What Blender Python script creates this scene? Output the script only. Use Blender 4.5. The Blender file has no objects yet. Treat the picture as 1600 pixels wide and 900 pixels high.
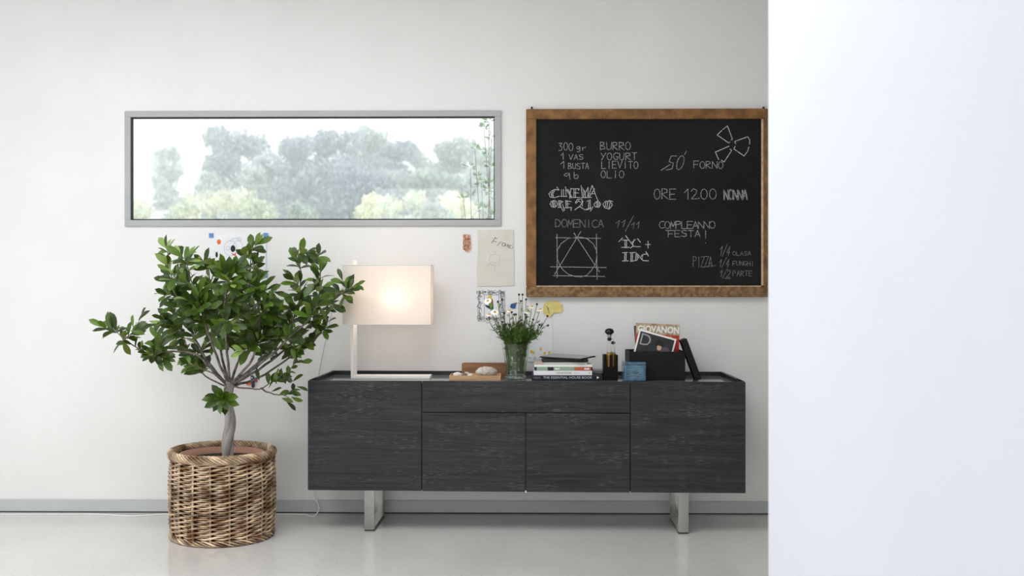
import bpy, bmesh, math, random
from mathutils import Vector, Matrix, Euler, noise
R = math.radians; PI = math.pi
rnd = random.Random(7)
S = bpy.context.scene
COL = S.collection

# ------------------------------------------------------------------ camera
F = 1310.0; CAMY = -4.62; CAMH = 1.2414; YAW = R(0.656)
cam = bpy.data.cameras.new('camera'); camo = bpy.data.objects.new('camera', cam); COL.objects.link(camo)
cam.sensor_width = 36; cam.lens = 36 * F / 1600
camo.location = (0, CAMY, CAMH); camo.rotation_euler = (R(90), 0, YAW)
cam.clip_start = 0.02; cam.clip_end = 400
cam.dof.use_dof = True; cam.dof.focus_distance = 4.35
cam.dof.aperture_fstop = (cam.lens / 1000) / 0.013
S.camera = camo

# ------------------------------------------------------------------ sky, light, exposure
w = bpy.data.worlds.new('sky'); S.world = w; w.use_nodes = True
bg = w.node_tree.nodes['Background']; bg.inputs[0].default_value = (0.93, 0.965, 1.0, 1); bg.inputs[1].default_value = 1.6
def area(name, loc, rot, sx, sy, e, c=(1, 1, 1)):
    l = bpy.data.lights.new(name, 'AREA'); l.shape = 'RECTANGLE'; l.size = sx; l.size_y = sy; l.energy = e; l.color = c
    o = bpy.data.objects.new(name, l); COL.objects.link(o); o.location = loc; o.rotation_euler = rot
    return o
area('daylight_side_window', (-4.04, -2.4, 1.5), (0, R(-90), 0), 2.6, 2.8, 14, (0.95, 0.972, 1.0))
area('rear_fill_light', (-0.2, -8.9, 1.5), (R(90), 0, 0), 4.4, 2.7, 44, (1.0, 0.985, 0.96))  # added fill light behind the camera, no such window is seen
area('overhead_fill_light', (-1.3, -2.15, 3.2), (0, 0, 0), 2.8, 1.5, 58, (0.975, 0.985, 1.0))  # added overhead light, unseen, deepens the shade under the sideboard
S.view_settings.view_transform = 'Standard'; S.view_settings.look = 'None'
S.view_settings.gamma = 1; S.view_settings.use_curve_mapping = False
S.view_settings.exposure = 0.08
S.cycles.max_bounces = 10; S.cycles.transparent_max_bounces = 24; S.cycles.diffuse_bounces = 6
S.cycles.volume_bounces = 1; S.cycles.caustics_reflective = False; S.cycles.caustics_refractive = False
S.cycles.sample_clamp_indirect = 6

# ------------------------------------------------------------------ pixel -> point helpers (1600x900 frame)
CF = Vector((-math.sin(YAW), math.cos(YAW), 0)); CR = Vector((math.cos(YAW), math.sin(YAW), 0)); CO = Vector((0, CAMY, CAMH))
def ray(px, py): return CF + CR * ((px - 800) / F) + Vector((0, 0, (450 - py) / F))
def P(px, py, d): return CO + ray(px, py) * d                    # at camera depth d
def W(px, py, y=0.0):                                             # on the plane y
    r = ray(px, py); return CO + r * ((y - CAMY) / r.y)
def FL(px, py, z=0.0):                                            # on the plane z
    r = ray(px, py); return CO + r * ((z - CAMH) / r.z)

# ------------------------------------------------------------------ materials
def lin(c):
    return tuple((x / 255 / 12.92 if x / 255 <= 0.04045 else ((x / 255 + 0.055) / 1.055) ** 2.4) for x in c) + (1,)
def mat(name, col, rough=0.6, metal=0.0, col2=None, scale=8.0, stretch=(1, 1, 1), bump=0.0, bscale=None, trans=0.0,
        spec=0.5, ior=1.45, rnd_amt=0.0, detail=4.0, ramp=(0.35, 0.65), sub=0.0, coat=0.0, alpha=1.0):
    m = bpy.data.materials.new(name); m.use_nodes = True
    nt = m.node_tree; b = nt.nodes['Principled BSDF']; L = nt.links
    b.inputs['Base Color'].default_value = lin(col); b.inputs['Roughness'].default_value = rough
    b.inputs['Metallic'].default_value = metal; b.inputs['Transmission Weight'].default_value = trans
    b.inputs['IOR'].default_value = ior; b.inputs['Specular IOR Level'].default_value = spec
    b.inputs['Coat Weight'].default_value = coat
    m.diffuse_color = lin(col)
    tc = nt.nodes.new('ShaderNodeTexCoord'); mp = nt.nodes.new('ShaderNodeMapping'); mp.inputs['Scale'].default_value = stretch
    L.new(tc.outputs['Object'], mp.inputs['Vector'])
    out = None
    if col2 is not None:
        n = nt.nodes.new('ShaderNodeTexNoise'); n.inputs['Scale'].default_value = scale; n.inputs['Detail'].default_value = detail
        L.new(mp.outputs[0], n.inputs['Vector'])
        r = nt.nodes.new('ShaderNodeValToRGB'); r.color_ramp.elements[0].position = ramp[0]; r.color_ramp.elements[1].position = ramp[1]
        r.color_ramp.elements[0].color = lin(col); r.color_ramp.elements[1].color = lin(col2)
        L.new(n.outputs['Fac'], r.inputs[0]); out = r.outputs[0]; L.new(out, b.inputs['Base Color'])
    if rnd_amt:
        oi = nt.nodes.new('ShaderNodeObjectInfo'); h = nt.nodes.new('ShaderNodeHueSaturation')
        mr = nt.nodes.new('ShaderNodeMapRange'); mr.inputs[3].default_value = 1 - rnd_amt; mr.inputs[4].default_value = 1 + rnd_amt
        L.new(oi.outputs['Random'], mr.inputs[0]); L.new(mr.outputs[0], h.inputs['Value'])
        if out: L.new(out, h.inputs['Color'])
        else: h.inputs['Color'].default_value = lin(col)
        L.new(h.outputs[0], b.inputs['Base Color'])
    if bump:
        n2 = nt.nodes.new('ShaderNodeTexNoise'); n2.inputs['Scale'].default_value = bscale or scale; n2.inputs['Detail'].default_value = 5
        L.new(mp.outputs[0], n2.inputs['Vector'])
        bp = nt.nodes.new('ShaderNodeBump'); bp.inputs['Strength'].default_value = bump; bp.inputs['Distance'].default_value = 0.01
        L.new(n2.outputs['Fac'], bp.inputs['Height']); L.new(bp.outputs[0], b.inputs['Normal'])
    return m
M = {}
M['wall'] = mat('white_plaster', (232, 231, 229), 0.85, col2=(236, 235, 233), scale=2, bump=0.05, bscale=90, spec=0.25)
M['ceiling'] = mat('ceiling_paint', (238, 238, 237), 0.9, col2=(240, 240, 239), scale=2)
M['skirting'] = mat('grey_skirting', (196, 198, 200), 0.4, col2=(190, 192, 194), scale=3)
M['gap'] = mat('dark_joint', (70, 70, 70), 0.8)
M['alu'] = mat('window_aluminium', (178, 179, 179), 0.45, col2=(172, 173, 173), scale=3)
M['gasket'] = mat('black_gasket', (28, 30, 30), 0.6)
M['chrome'] = mat('polished_chrome', (176, 175, 171), 0.14, metal=1.0, col2=(160, 160, 157), scale=6)
M['black'] = mat('black_lacquer', (14, 14, 15), 0.35)
M['blackmatte'] = mat('black_card', (17, 17, 19), 0.6, col2=(21, 21, 23), scale=20, spec=.3)
M['rubber'] = mat('black_rubber', (10, 10, 10), 0.8)
M['lampwhite'] = mat('lamp_white_metal', (232, 229, 224), 0.4)
M['white'] = mat('white_plastic', (235, 235, 235), 0.5)
M['paper'] = mat('white_paper', (238, 238, 240), 0.85, col2=(232, 232, 236), scale=12)
M['cream'] = mat('cream_paper', (222, 218, 208), 0.85, col2=(214, 212, 198), scale=9)
M['yellow'] = mat('yellow_paper', (232, 216, 140), 0.85, col2=(216, 200, 120), scale=40)
M['tape'] = mat('blue_tape', (92, 132, 190), 0.6, col2=(110, 150, 205), scale=60)
M['chalk'] = mat('chalk', (176, 178, 180), 0.95, col2=(110, 112, 114), scale=160, detail=2)
M['chalkdim'] = mat('chalk_faint', (134, 136, 138), 0.95, col2=(84, 86, 88), scale=160, detail=2)
M['chalkbright'] = mat('chalk_bold', (214, 216, 218), 0.95, col2=(140, 142, 144), scale=190, detail=2)
M['pencil'] = mat('pencil', (120, 120, 124), 0.9)
M['pencildark'] = mat('dark_pencil', (70, 66, 66), 0.9)
M['soil'] = mat('soil', (46, 34, 26), 0.95, col2=(26, 20, 16), scale=60, bump=0.6)
M['terracotta'] = mat('terracotta_pot', (192, 146, 126), 0.7, col2=(180, 134, 114), scale=10)
M['bark'] = mat('grey_bark', (176, 170, 166), 0.85, col2=(132, 124, 120), scale=16, stretch=(1, 1, 0.35), bump=0.5, bscale=30)
M['rim_shade'] = mat('strand_gap_shade', (60, 42, 28), .9, col2=(40, 28, 20), scale=30)
M['twig'] = mat('brown_twig', (130, 112, 98), 0.85, col2=(96, 82, 70), scale=30)
M['twiggrey'] = mat('grey_branch', (140, 130, 124), 0.85, col2=(84, 76, 70), scale=34)
M['oakpale'] = mat('pale_wood', (206, 172, 134), 0.55, col2=(190, 152, 112), scale=6, stretch=(1, 8, 8), bump=0.05)
M['walnut'] = mat('brown_wood', (150, 108, 74), 0.55, col2=(128, 88, 58), scale=6, stretch=(1, 8, 8), bump=0.05)
M['stone'] = mat('speckled_stone', (196, 188, 178), 0.8, col2=(130, 122, 114), scale=70, ramp=(0.5, 0.7), bump=0.2)
M['shell'] = mat('white_shell', (228, 222, 212), 0.6, col2=(190, 176, 160), scale=40)
M['pebbledark'] = mat('dark_pebble', (92, 84, 78), 0.6, col2=(130, 120, 110), scale=30)
M['stem'] = mat('flower_stem', (96, 116, 60), 0.7, col2=(74, 94, 46), scale=20)
M['petal'] = mat('white_petal', (244, 244, 240), 0.7)
M['floret'] = mat('yellow_floret', (230, 186, 60), 0.8, col2=(206, 150, 40), scale=200)
M['bud'] = mat('dark_bud', (60, 62, 34), 0.8)
M['feather'] = mat('feathery_leaf', (112, 140, 58), 0.7, col2=(66, 94, 34), scale=14)
M['feather2'] = mat('dark_feathery_leaf', (60, 82, 32), 0.7, col2=(92, 118, 50), scale=14)
M['glaze'] = mat('blue_glaze', (84, 124, 148), 0.25, col2=(52, 86, 110), scale=34, bump=0.25, coat=0.5)
M['glazelight'] = mat('pale_blue_glaze', (130, 166, 184), 0.3, col2=(96, 138, 160), scale=60)
M['brownwood_dark'] = mat('wenge_wood', (24, 10, 9), 0.5, spec=.2, col2=(14, 6, 6), scale=9, stretch=(1, 1, .2))
M['amber'] = mat('amber_oil', (210, 150, 40), 0.1, trans=0.5, ior=1.4)
def simple(name, c, r=0.6, **k):
    M[name] = mat(name, c, r, **k); return M[name]
simple('bookblack', (20, 24, 30)); simple('bookwhite', (240, 240, 242)); simple('pages', (222, 218, 208), 0.9, col2=(196, 190, 178), scale=60, stretch=(.1, .1, 12))
simple('bookgreen', (150, 172, 150)); simple('bookorange', (190, 100, 62)); simple('bookdark', (34, 30, 30)); simple('maroon', (120, 40, 62))
simple('greytext', (170, 174, 182)); simple('lighttext', (206, 214, 220)); simple('maggrey', (196, 194, 190)); simple('magred', (176, 50, 44))
simple('magtan', (196, 160, 140)); simple('magcream', (205, 190, 160), 0.5, col2=(150, 126, 84), scale=60); simple('magorange', (206, 84, 46), 0.5, col2=(182, 44, 30), scale=40)
simple('magcrimson', (176, 30, 50), 0.5, col2=(196, 44, 40), scale=30); simple('magwhite', (240, 238, 232)); simple('magyellow', (236, 190, 110))
simple('magink', (36, 36, 38), 0.4, col2=(44, 46, 50), scale=18); simple('silver', (168, 168, 176)); simple('skin', (214, 176, 152)); simple('hat', (20, 24, 28)); simple('plum', (90, 78, 88))
simple('magblue', (60, 66, 90)); simple('tablet_sheen', (120, 120, 118), 0.15); simple('orange', (226, 112, 40)); simple('pink', (220, 92, 100)); simple('ink', (26, 26, 30))
simple('navy', (40, 48, 84)); simple('blue', (36, 92, 160)); simple('teal', (30, 104, 110)); simple('leafgreen', (110, 150, 60)); simple('yellowink', (226, 200, 70)); simple('red', (170, 50, 60))
simple('tan', (206, 150, 120), 0.8, col2=(222, 190, 170), scale=90); simple('brownink', (150, 84, 56)); simple('cover', (120, 120, 120), 0.35)

def leafmat(name, top, under, tr=0.35):
    m = bpy.data.materials.new(name); m.use_nodes = True; nt = m.node_tree; L = nt.links
    b = nt.nodes['Principled BSDF']; out = nt.nodes['Material Output']
    b.inputs['Roughness'].default_value = 0.36; b.inputs['Specular IOR Level'].default_value = 0.5
    g = nt.nodes.new('ShaderNodeNewGeometry'); mx = nt.nodes.new('ShaderNodeMix'); mx.data_type = 'RGBA'
    L.new(g.outputs['Backfacing'], mx.inputs['Factor']); mx.inputs['A'].default_value = lin(top); mx.inputs['B'].default_value = lin(under)
    oi = nt.nodes.new('ShaderNodeObjectInfo'); mr = nt.nodes.new('ShaderNodeMapRange'); mr.inputs[3].default_value = 0.7; mr.inputs[4].default_value = 1.35
    n = nt.nodes.new('ShaderNodeTexNoise'); n.inputs['Scale'].default_value = 9
    ad = nt.nodes.new('ShaderNodeMath'); ad.operation = 'MULTIPLY'; L.new(g.outputs['Random Per Island'], ad.inputs[0]); ad.inputs[1].default_value = 1.0
    ad2 = nt.nodes.new('ShaderNodeMath'); ad2.operation = 'ADD'; L.new(ad.outputs[0], ad2.inputs[0]); L.new(oi.outputs['Random'], ad2.inputs[1])
    fr = nt.nodes.new('ShaderNodeMath'); fr.operation = 'FRACT'; L.new(ad2.outputs[0], fr.inputs[0])
    L.new(fr.outputs[0], mr.inputs[0])
    h = nt.nodes.new('ShaderNodeHueSaturation'); L.new(mx.outputs['Result'], h.inputs['Color']); L.new(mr.outputs[0], h.inputs['Value'])
    L.new(h.outputs[0], b.inputs['Base Color'])
    t = nt.nodes.new('ShaderNodeBsdfTranslucent'); h2 = nt.nodes.new('ShaderNodeHueSaturation'); h2.inputs['Value'].default_value = 1.5; h2.inputs['Hue'].default_value = 0.47
    L.new(h.outputs[0], h2.inputs['Color']); L.new(h2.outputs[0], t.inputs['Color'])
    ms = nt.nodes.new('ShaderNodeMixShader'); ms.inputs[0].default_value = tr; L.new(b.outputs[0], ms.inputs[1]); L.new(t.outputs[0], ms.inputs[2])
    L.new(ms.outputs[0], out.inputs['Surface']); return m
M['leaf'] = leafmat('ficus_leaf_dark', (52, 74, 22), (96, 116, 50), 0.22)
M['leaf_mid'] = leafmat('ficus_leaf_mid', (80, 110, 34), (118, 140, 64), 0.26)
M['leaf_young'] = leafmat('ficus_leaf_young', (140, 170, 92), (176, 198, 130), 0.35)
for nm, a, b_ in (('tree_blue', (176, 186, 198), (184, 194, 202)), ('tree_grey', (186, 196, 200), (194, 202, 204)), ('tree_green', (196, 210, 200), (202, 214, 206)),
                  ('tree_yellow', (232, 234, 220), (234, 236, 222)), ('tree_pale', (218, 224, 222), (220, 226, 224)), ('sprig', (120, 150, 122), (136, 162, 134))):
    M[nm] = leafmat(nm, a, b_, 0.4)  # leaf tones bleached: haze and overexposed daylight put into the colour

def glassmat(name, tint=(1, 1, 1), f=0.06, rough=0.0):
    m = bpy.data.materials.new(name); m.use_nodes = True; nt = m.node_tree; L = nt.links; nt.nodes.remove(nt.nodes['Principled BSDF'])
    out = nt.nodes['Material Output']; t = nt.nodes.new('ShaderNodeBsdfTransparent'); t.inputs[0].default_value = tint + (1,)
    g = nt.nodes.new('ShaderNodeBsdfGlossy'); g.inputs['Roughness'].default_value = rough
    lw = nt.nodes.new('ShaderNodeLayerWeight'); lw.inputs[0].default_value = .5; pw = nt.nodes.new('ShaderNodeMath'); pw.operation = 'POWER'; pw.inputs[1].default_value = 4.0
    L.new(lw.outputs['Facing'], pw.inputs[0]); fr = nt.nodes.new('ShaderNodeMath'); fr.operation = 'MULTIPLY_ADD'; fr.inputs[1].default_value = .55; fr.inputs[2].default_value = .04; L.new(pw.outputs[0], fr.inputs[0])
    ms = nt.nodes.new('ShaderNodeMixShader'); L.new(fr.outputs[0], ms.inputs[0]); L.new(t.outputs[0], ms.inputs[1]); L.new(g.outputs[0], ms.inputs[2])
    L.new(ms.outputs[0], out.inputs['Surface']); return m
M['pane'] = glassmat('window_glass'); M['clearglass'] = glassmat('clear_glass', (0.93, 0.96, 0.94), rough=0.02)
M['water'] = glassmat('vase_water', (0.86, 0.9, 0.84))
M['thickglass'] = mat('thick_glass', (232, 240, 234), 0.03, trans=1.0, ior=1.45)

# floor: polished ground concrete
def floormat():
    m = bpy.data.materials.new('polished_concrete'); m.use_nodes = True; nt = m.node_tree; L = nt.links; b = nt.nodes['Principled BSDF']
    tc = nt.nodes.new('ShaderNodeTexCoord')
    n = nt.nodes.new('ShaderNodeTexNoise'); n.inputs['Scale'].default_value = 1.6; n.inputs['Detail'].default_value = 5; L.new(tc.outputs['Object'], n.inputs['Vector'])
    r = nt.nodes.new('ShaderNodeValToRGB'); r.color_ramp.elements[0].color = lin((204, 202, 198)); r.color_ramp.elements[1].color = lin((218, 216, 212)); r.color_ramp.elements[0].position = .3; r.color_ramp.elements[1].position = .7
    L.new(n.outputs['Fac'], r.inputs[0])
    v = nt.nodes.new('ShaderNodeTexVoronoi'); v.inputs['Scale'].default_value = 75; L.new(tc.outputs['Object'], v.inputs['Vector'])
    r2 = nt.nodes.new('ShaderNodeValToRGB'); r2.color_ramp.elements[0].position = .0; r2.color_ramp.elements[1].position = .3
    r2.color_ramp.elements[0].color = lin((188, 182, 176)); r2.color_ramp.elements[1].color = (1, 1, 1, 1); L.new(v.outputs['Distance'], r2.inputs[0])
    n3 = nt.nodes.new('ShaderNodeTexNoise'); n3.inputs['Scale'].default_value = 26; L.new(tc.outputs['Object'], n3.inputs['Vector'])
    r3 = nt.nodes.new('ShaderNodeValToRGB'); r3.color_ramp.elements[0].position = .52; r3.color_ramp.elements[1].position = .62; L.new(n3.outputs['Fac'], r3.inputs[0])
    mx = nt.nodes.new('ShaderNodeMix'); mx.data_type = 'RGBA'; mx.blend_type = 'MULTIPLY'; L.new(r3.outputs[0], mx.inputs['Factor']); L.new(r.outputs[0], mx.inputs['A']); L.new(r2.outputs[0], mx.inputs['B'])
    L.new(mx.outputs['Result'], b.inputs['Base Color']); b.inputs['Roughness'].default_value = 0.13; b.inputs['Specular IOR Level'].default_value = 0.62
    bp = nt.nodes.new('ShaderNodeBump'); bp.inputs['Strength'].default_value = 0.012; L.new(n3.outputs['Fac'], bp.inputs['Height']); L.new(bp.outputs[0], b.inputs['Normal'])
    return m
M['floor'] = floormat()

# sideboard oak: black stain, horizontal open grain with pale flecks
def oakmat():
    m = bpy.data.materials.new('black_stained_oak'); m.use_nodes = True; nt = m.node_tree; L = nt.links; b = nt.nodes['Principled BSDF']
    tc = nt.nodes.new('ShaderNodeTexCoord')
    def nz(st, sc, det, lo, hi, dist=0.0):
        mp = nt.nodes.new('ShaderNodeMapping'); mp.inputs['Scale'].default_value = st; L.new(tc.outputs['Object'], mp.inputs[0])
        n = nt.nodes.new('ShaderNodeTexNoise'); n.inputs['Scale'].default_value = sc; n.inputs['Detail'].default_value = det; n.inputs['Distortion'].default_value = dist
        L.new(mp.outputs[0], n.inputs['Vector']); r = nt.nodes.new('ShaderNodeValToRGB'); r.color_ramp.elements[0].position = lo; r.color_ramp.elements[1].position = hi
        L.new(n.outputs['Fac'], r.inputs[0]); return r
    a = nz((.9, 6, 17), 3.2, 9, .3, .72, 0.9); a.color_ramp.elements[0].color = lin((34, 34, 36)); a.color_ramp.elements[1].color = lin((58, 58, 61))
    f = nz((8, 40, 150), 2.8, 3, .55, .72); f.color_ramp.elements[0].color = (0, 0, 0, 1); f.color_ramp.elements[1].color = (.48, .48, .48, 1)
    k = nz((1.5, 4, 7), 2, 3, .45, .7); 
    mu = nt.nodes.new('ShaderNodeMath'); mu.operation = 'MULTIPLY'; L.new(f.outputs[0], mu.inputs[0]); L.new(k.outputs[0], mu.inputs[1])
    mx = nt.nodes.new('ShaderNodeMix'); mx.data_type = 'RGBA'; L.new(mu.outputs[0], mx.inputs['Factor']); L.new(a.outputs[0], mx.inputs['A']); mx.inputs['B'].default_value = lin((170, 172, 176))
    L.new(mx.outputs['Result'], b.inputs['Base Color']); b.inputs['Roughness'].default_value = 0.55; b.inputs['Specular IOR Level'].default_value = 0.3
    bp = nt.nodes.new('ShaderNodeBump'); bp.inputs['Strength'].default_value = 0.25; bp.inputs['Distance'].default_value = 0.004; L.new(a.outputs[0], bp.inputs['Height']); L.new(bp.outputs[0], b.inputs['Normal'])
    return m
M['oak'] = oakmat()
M['smoke'] = mat('smoked_glass_top', (120, 121, 123), 0.10, spec=0.9, ior=1.6)
M['chalkboard'] = mat('chalkboard_slate', (29, 30, 31), 0.8, col2=(35, 36, 37), scale=3, spec=0.15)
M['frame'] = mat('old_wood_frame', (152, 108, 62), 0.7, col2=(112, 78, 44), scale=9, stretch=(2, 2, 2), bump=0.6, bscale=45, detail=8)
M['frameworn'] = mat('worn_wood_frame', (150, 118, 82), 0.75, col2=(112, 82, 52), scale=45, bump=0.8, bscale=70, detail=8, ramp=(.4, .6))
M['bead'] = mat('pale_bead', (222, 200, 170), 0.7, col2=(190, 160, 120), scale=40)
def wickermat():
    m = mat('wicker', (116, 82, 52), 0.5, col2=(212, 188, 158), scale=17, rnd_amt=0.4, bump=0.15, bscale=80, ramp=(.36, .66)); return m
M['wicker'] = wickermat()
def shademat():
    m = bpy.data.materials.new('lamp_fabric'); m.use_nodes = True; nt = m.node_tree; L = nt.links; nt.nodes.remove(nt.nodes['Principled BSDF']); out = nt.nodes['Material Output']
    d = nt.nodes.new('ShaderNodeBsdfDiffuse'); d.inputs[0].default_value = lin((246, 243, 240)); t = nt.nodes.new('ShaderNodeBsdfTranslucent'); t.inputs[0].default_value = lin((246, 236, 226))
    ms = nt.nodes.new('ShaderNodeMixShader'); ms.inputs[0].default_value = 0.42; L.new(d.outputs[0], ms.inputs[1]); L.new(t.outputs[0], ms.inputs[2])
    L.new(ms.outputs[0], out.inputs['Surface']); return m
M['shade'] = shademat()
def emat(name, c, s):
    m = bpy.data.materials.new(name); m.use_nodes = True; b = m.node_tree.nodes['Principled BSDF']; b.inputs['Emission Color'].default_value = c + (1,); b.inputs['Emission Strength'].default_value = s; return m

# ------------------------------------------------------------------ object helpers
def tag(o, label=None, cat=None, group=None, kind=None):
    if label: o['label'] = label
    if cat: o['category'] = cat
    if group: o['group'] = group
    if kind: o['kind'] = kind
    return o
def empty(name, label, cat, loc, group=None, rz=0):
    o = bpy.data.objects.new(name, None); COL.objects.link(o); o.location = loc; o.rotation_euler = (0, 0, rz); o.empty_display_size = 0.05
    return tag(o, label, cat, group)
PARENT_INV = {}
def worldmat(o):
    m = Matrix.LocRotScale(o.location, o.rotation_euler, o.scale)
    return worldmat(o.parent) @ m if o.parent else m
class MB:
    """collects geometry given in WORLD coordinates (or local when built with local=True)"""
    def __init__(s): s.v = []; s.f = []; s.mi = []; s.sm = []
    def add(s, vs, fs, mi=0, sm=False):
        b = len(s.v); s.v += [tuple(v) for v in vs]; s.f += [tuple(b + i for i in f) for f in fs]; s.mi += [mi] * len(fs); s.sm += [sm] * len(fs); return s
    def box(s, a, b, mi=0):
        (x0, y0, z0), (x1, y1, z1) = a, b
        return s.add([(x0, y0, z0), (x1, y0, z0), (x1, y1, z0), (x0, y1, z0), (x0, y0, z1), (x1, y0, z1), (x1, y1, z1), (x0, y1, z1)],
                     [(0, 3, 2, 1), (4, 5, 6, 7), (0, 1, 5, 4), (1, 2, 6, 5), (2, 3, 7, 6), (3, 0, 4, 7)], mi)
    def tube(s, pts, r, n=6, mi=0, closed=False, caps=True):
        pts = [Vector(p) for p in pts]; m = len(pts); rs = r if isinstance(r, (list, tuple)) else [r] * m
        vs = []; ref = Vector((0.13, 0.31, 0.94))
        for i, p in enumerate(pts):
            a = pts[(i - 1) % m] if (closed or i) else p; b = pts[(i + 1) % m] if (closed or i < m - 1) else p
            t = (b - a).normalized(); u = t.cross(ref)
            if u.length < .05: u = t.cross(Vector((1, 0, 0)))
            u.normalize(); q = t.cross(u)
            for k in range(n):
                an = 2 * PI * k / n; vs.append(p + (u * math.cos(an) + q * math.sin(an)) * rs[i])
        fs = []
        for i in range(m if closed else m - 1):
            j = (i + 1) % m
            for k in range(n): fs.append((i * n + k, j * n + k, j * n + (k + 1) % n, i * n + (k + 1) % n))
        s.add(vs, fs, mi, True)
        if caps and not closed:
            s.add(vs[:n], [tuple(range(n))], mi); s.add(vs[-n:], [tuple(range(n))[::-1]], mi)
        return s
    def lathe(s, prof, c=(0, 0, 0), n=24, mi=0, sx=1, sy=1, cap0=False, cap1=False, rz=0):
        vs = []; m = len(prof)
        for (r, z) in prof:
            for k in range(n):
                a = 2 * PI * k / n; x, y = r * math.cos(a) * sx, r * math.sin(a) * sy
                vs.append((c[0] + x * math.cos(rz) - y * math.sin(rz), c[1] + x * math.sin(rz) + y * math.cos(rz), c[2] + z))
        fs = [(i * n + k, i * n + (k + 1) % n, (i + 1) * n + (k + 1) % n, (i + 1) * n + k) for i in range(m - 1) for k in range(n)]
        s.add(vs, fs, mi, True)
        if cap0: s.add(vs[:n], [tuple(range(n))[::-1]], mi)
        if cap1: s.add(vs[-n:], [tuple(range(n))], mi)
        return s
    def build(s, name, mats, parent=None, bevel=0, xf=None):
        me = bpy.data.meshes.new(name)
        vs = s.v
        if xf is not None: vs = [tuple(xf @ Vector(v)) for v in vs]
        o = bpy.data.objects.new(name, me)
        if parent is not None:
            iv = worldmat(parent).inverted(); vs = [tuple(iv @ Vector(v)) for v in vs]
        me.from_pydata(vs, [], s.f)
        if not isinstance(mats, (list, tuple)): mats = [mats]
        for m in mats: me.materials.append(m)
        me.polygons.foreach_set('material_index', s.mi); me.polygons.foreach_set('use_smooth', s.sm)
        me.update(); COL.objects.link(o)
        if parent is not None: o.parent = parent
        if bevel:
            bm = bmesh.new(); bm.from_mesh(me); bmesh.ops.remove_doubles(bm, verts=bm.verts, dist=1e-6)
            ed = [e for e in bm.edges if len(e.link_faces) == 2 and e.calc_face_angle(0) > .6]
            bmesh.ops.bevel(bm, geom=ed, offset=bevel, segments=2, affect='EDGES'); bm.to_mesh(me); bm.free()
        return o
def box(name, a, b, m, parent=None, bevel=0.0, xf=None): return MB().box(a, b).build(name, m, parent, bevel, xf)
def struct(o): o['kind'] = 'structure'; return o
def recentre(o):
    """put the origin of a top-level single mesh at its bottom centre"""
    me = o.data; n = len(me.vertices); xs = [v.co.x for v in me.vertices]; ys = [v.co.y for v in me.vertices]; zs = [v.co.z for v in me.vertices]
    c = Vector(((min(xs) + max(xs)) / 2, (min(ys) + max(ys)) / 2, min(zs))); me.transform(Matrix.Translation(-c)); o.location = c; return o

# ------------------------------------------------------------------ room
XL = -3.85; ZC = 3.05; XR = 4.0; YB = -8.8
WX0, WX1 = W(196.5, 300).x, W(782.5, 300).x
WZ1, WZ0 = W(500, 174).z, W(500, 353).z
f = box('floor', (XL - .3, YB, -.12), (XR, .3, 0), M['floor']); struct(f)
mb = MB().box((XL - .3, YB, ZC), (XR, -3.05, ZC + .12)).box((XL - .3, -1.55, ZC), (XR, .3, ZC + .12)).box((XL - .3, -3.05, ZC), (-2.6, -1.55, ZC + .12)).box((.4, -3.05, ZC), (XR, -1.55, ZC + .12))
struct(mb.build('ceiling', M['ceiling']))
mb = MB()
mb.box((XL - .3, 0, 0), (WX0, .07, ZC)).box((WX1, 0, 0), (XR, .07, ZC)).box((WX0, 0, WZ1), (WX1, .07, ZC)).box((WX0, 0, 0), (WX1, .07, WZ0))
struct(mb.build('wall_back', M['wall']))
LY0, LY1, LZ1 = -3.85, -.95, 2.78
mb = MB().box((XL - .25, LY1, 0), (XL, 0, ZC)).box((XL - .25, YB, 0), (XL, LY0, ZC)).box((XL - .25, LY0, LZ1), (XL, LY1, ZC)).box((XL - .25, LY0, 0), (XL, LY1, .12))
struct(mb.build('wall_left', M['wall']))
# partition running towards the camera on the right
XP = W(1200, 450, -2.42).x
struct(box('wall_partition', (XP, -6.6, 0), (XP + .16, -2.42, ZC), mat('cool_grey_paint', (220, 222, 229), .85, col2=(222, 224, 231), scale=2, spec=.25), bevel=.004))
struct(box('wall_right', (XR, YB, 0), (XR + .2, .3, ZC), M['wall']))
mb = MB().box((XL - .3, YB - .2, 0), (-2.42, YB, ZC)).box((2.0, YB - .2, 0), (XR + .2, YB, ZC)).box((-2.42, YB - .2, 2.86), (2.0, YB, ZC)).box((-2.42, YB - .2, 0), (2.0, YB, .12))
struct(mb.build('wall_rear', M['wall']))
BH = W(700, 781.5).z
struct(box('baseboard_back', (XL, -.012, .006), (XR, 0, BH), M['skirting'], bevel=.002))
struct(box('baseboard_left', (XL, LY1, .006), (XL + .012, -.012, BH), M['skirting'], bevel=.002))
struct(box('trim_back', (XL, -.010, 0), (XR, 0, .0065), M['gap']))
# strip window in the back wall
wn = empty('window_1', None, None, (0, 0, 0)); struct(wn)
t = .034
def ring(x0, x1, z0, z1, t, y0, y1, name, m, parent, bevel=0):
    for nm, a, b in ((name, (x0, y0, z0), (x1, y1, z0 + t)), (name, (x0, y0, z1 - t), (x1, y1, z1)), (name, (x0, y0, z0 + t), (x0 + t, y1, z1 - t)), (name, (x1 - t, y0, z0 + t), (x1, y1, z1 - t))):
        box(nm, a, b, m, parent, bevel)
ring(WX0 - .002, WX1 + .002, WZ0 - .002, WZ1 + .002, t, -.012, .012, 'window_frame', M['alu'], wn, .002)
ring(WX0 + t, WX1 - t, WZ0 + t, WZ1 - t, .0045, -.009, .010, 'window_gasket', M['gasket'], wn)
box('window_pane', (WX0 + t, .001, WZ0 + t), (WX1 - t, .007, WZ1 - t), M['pane'], wn)
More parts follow.
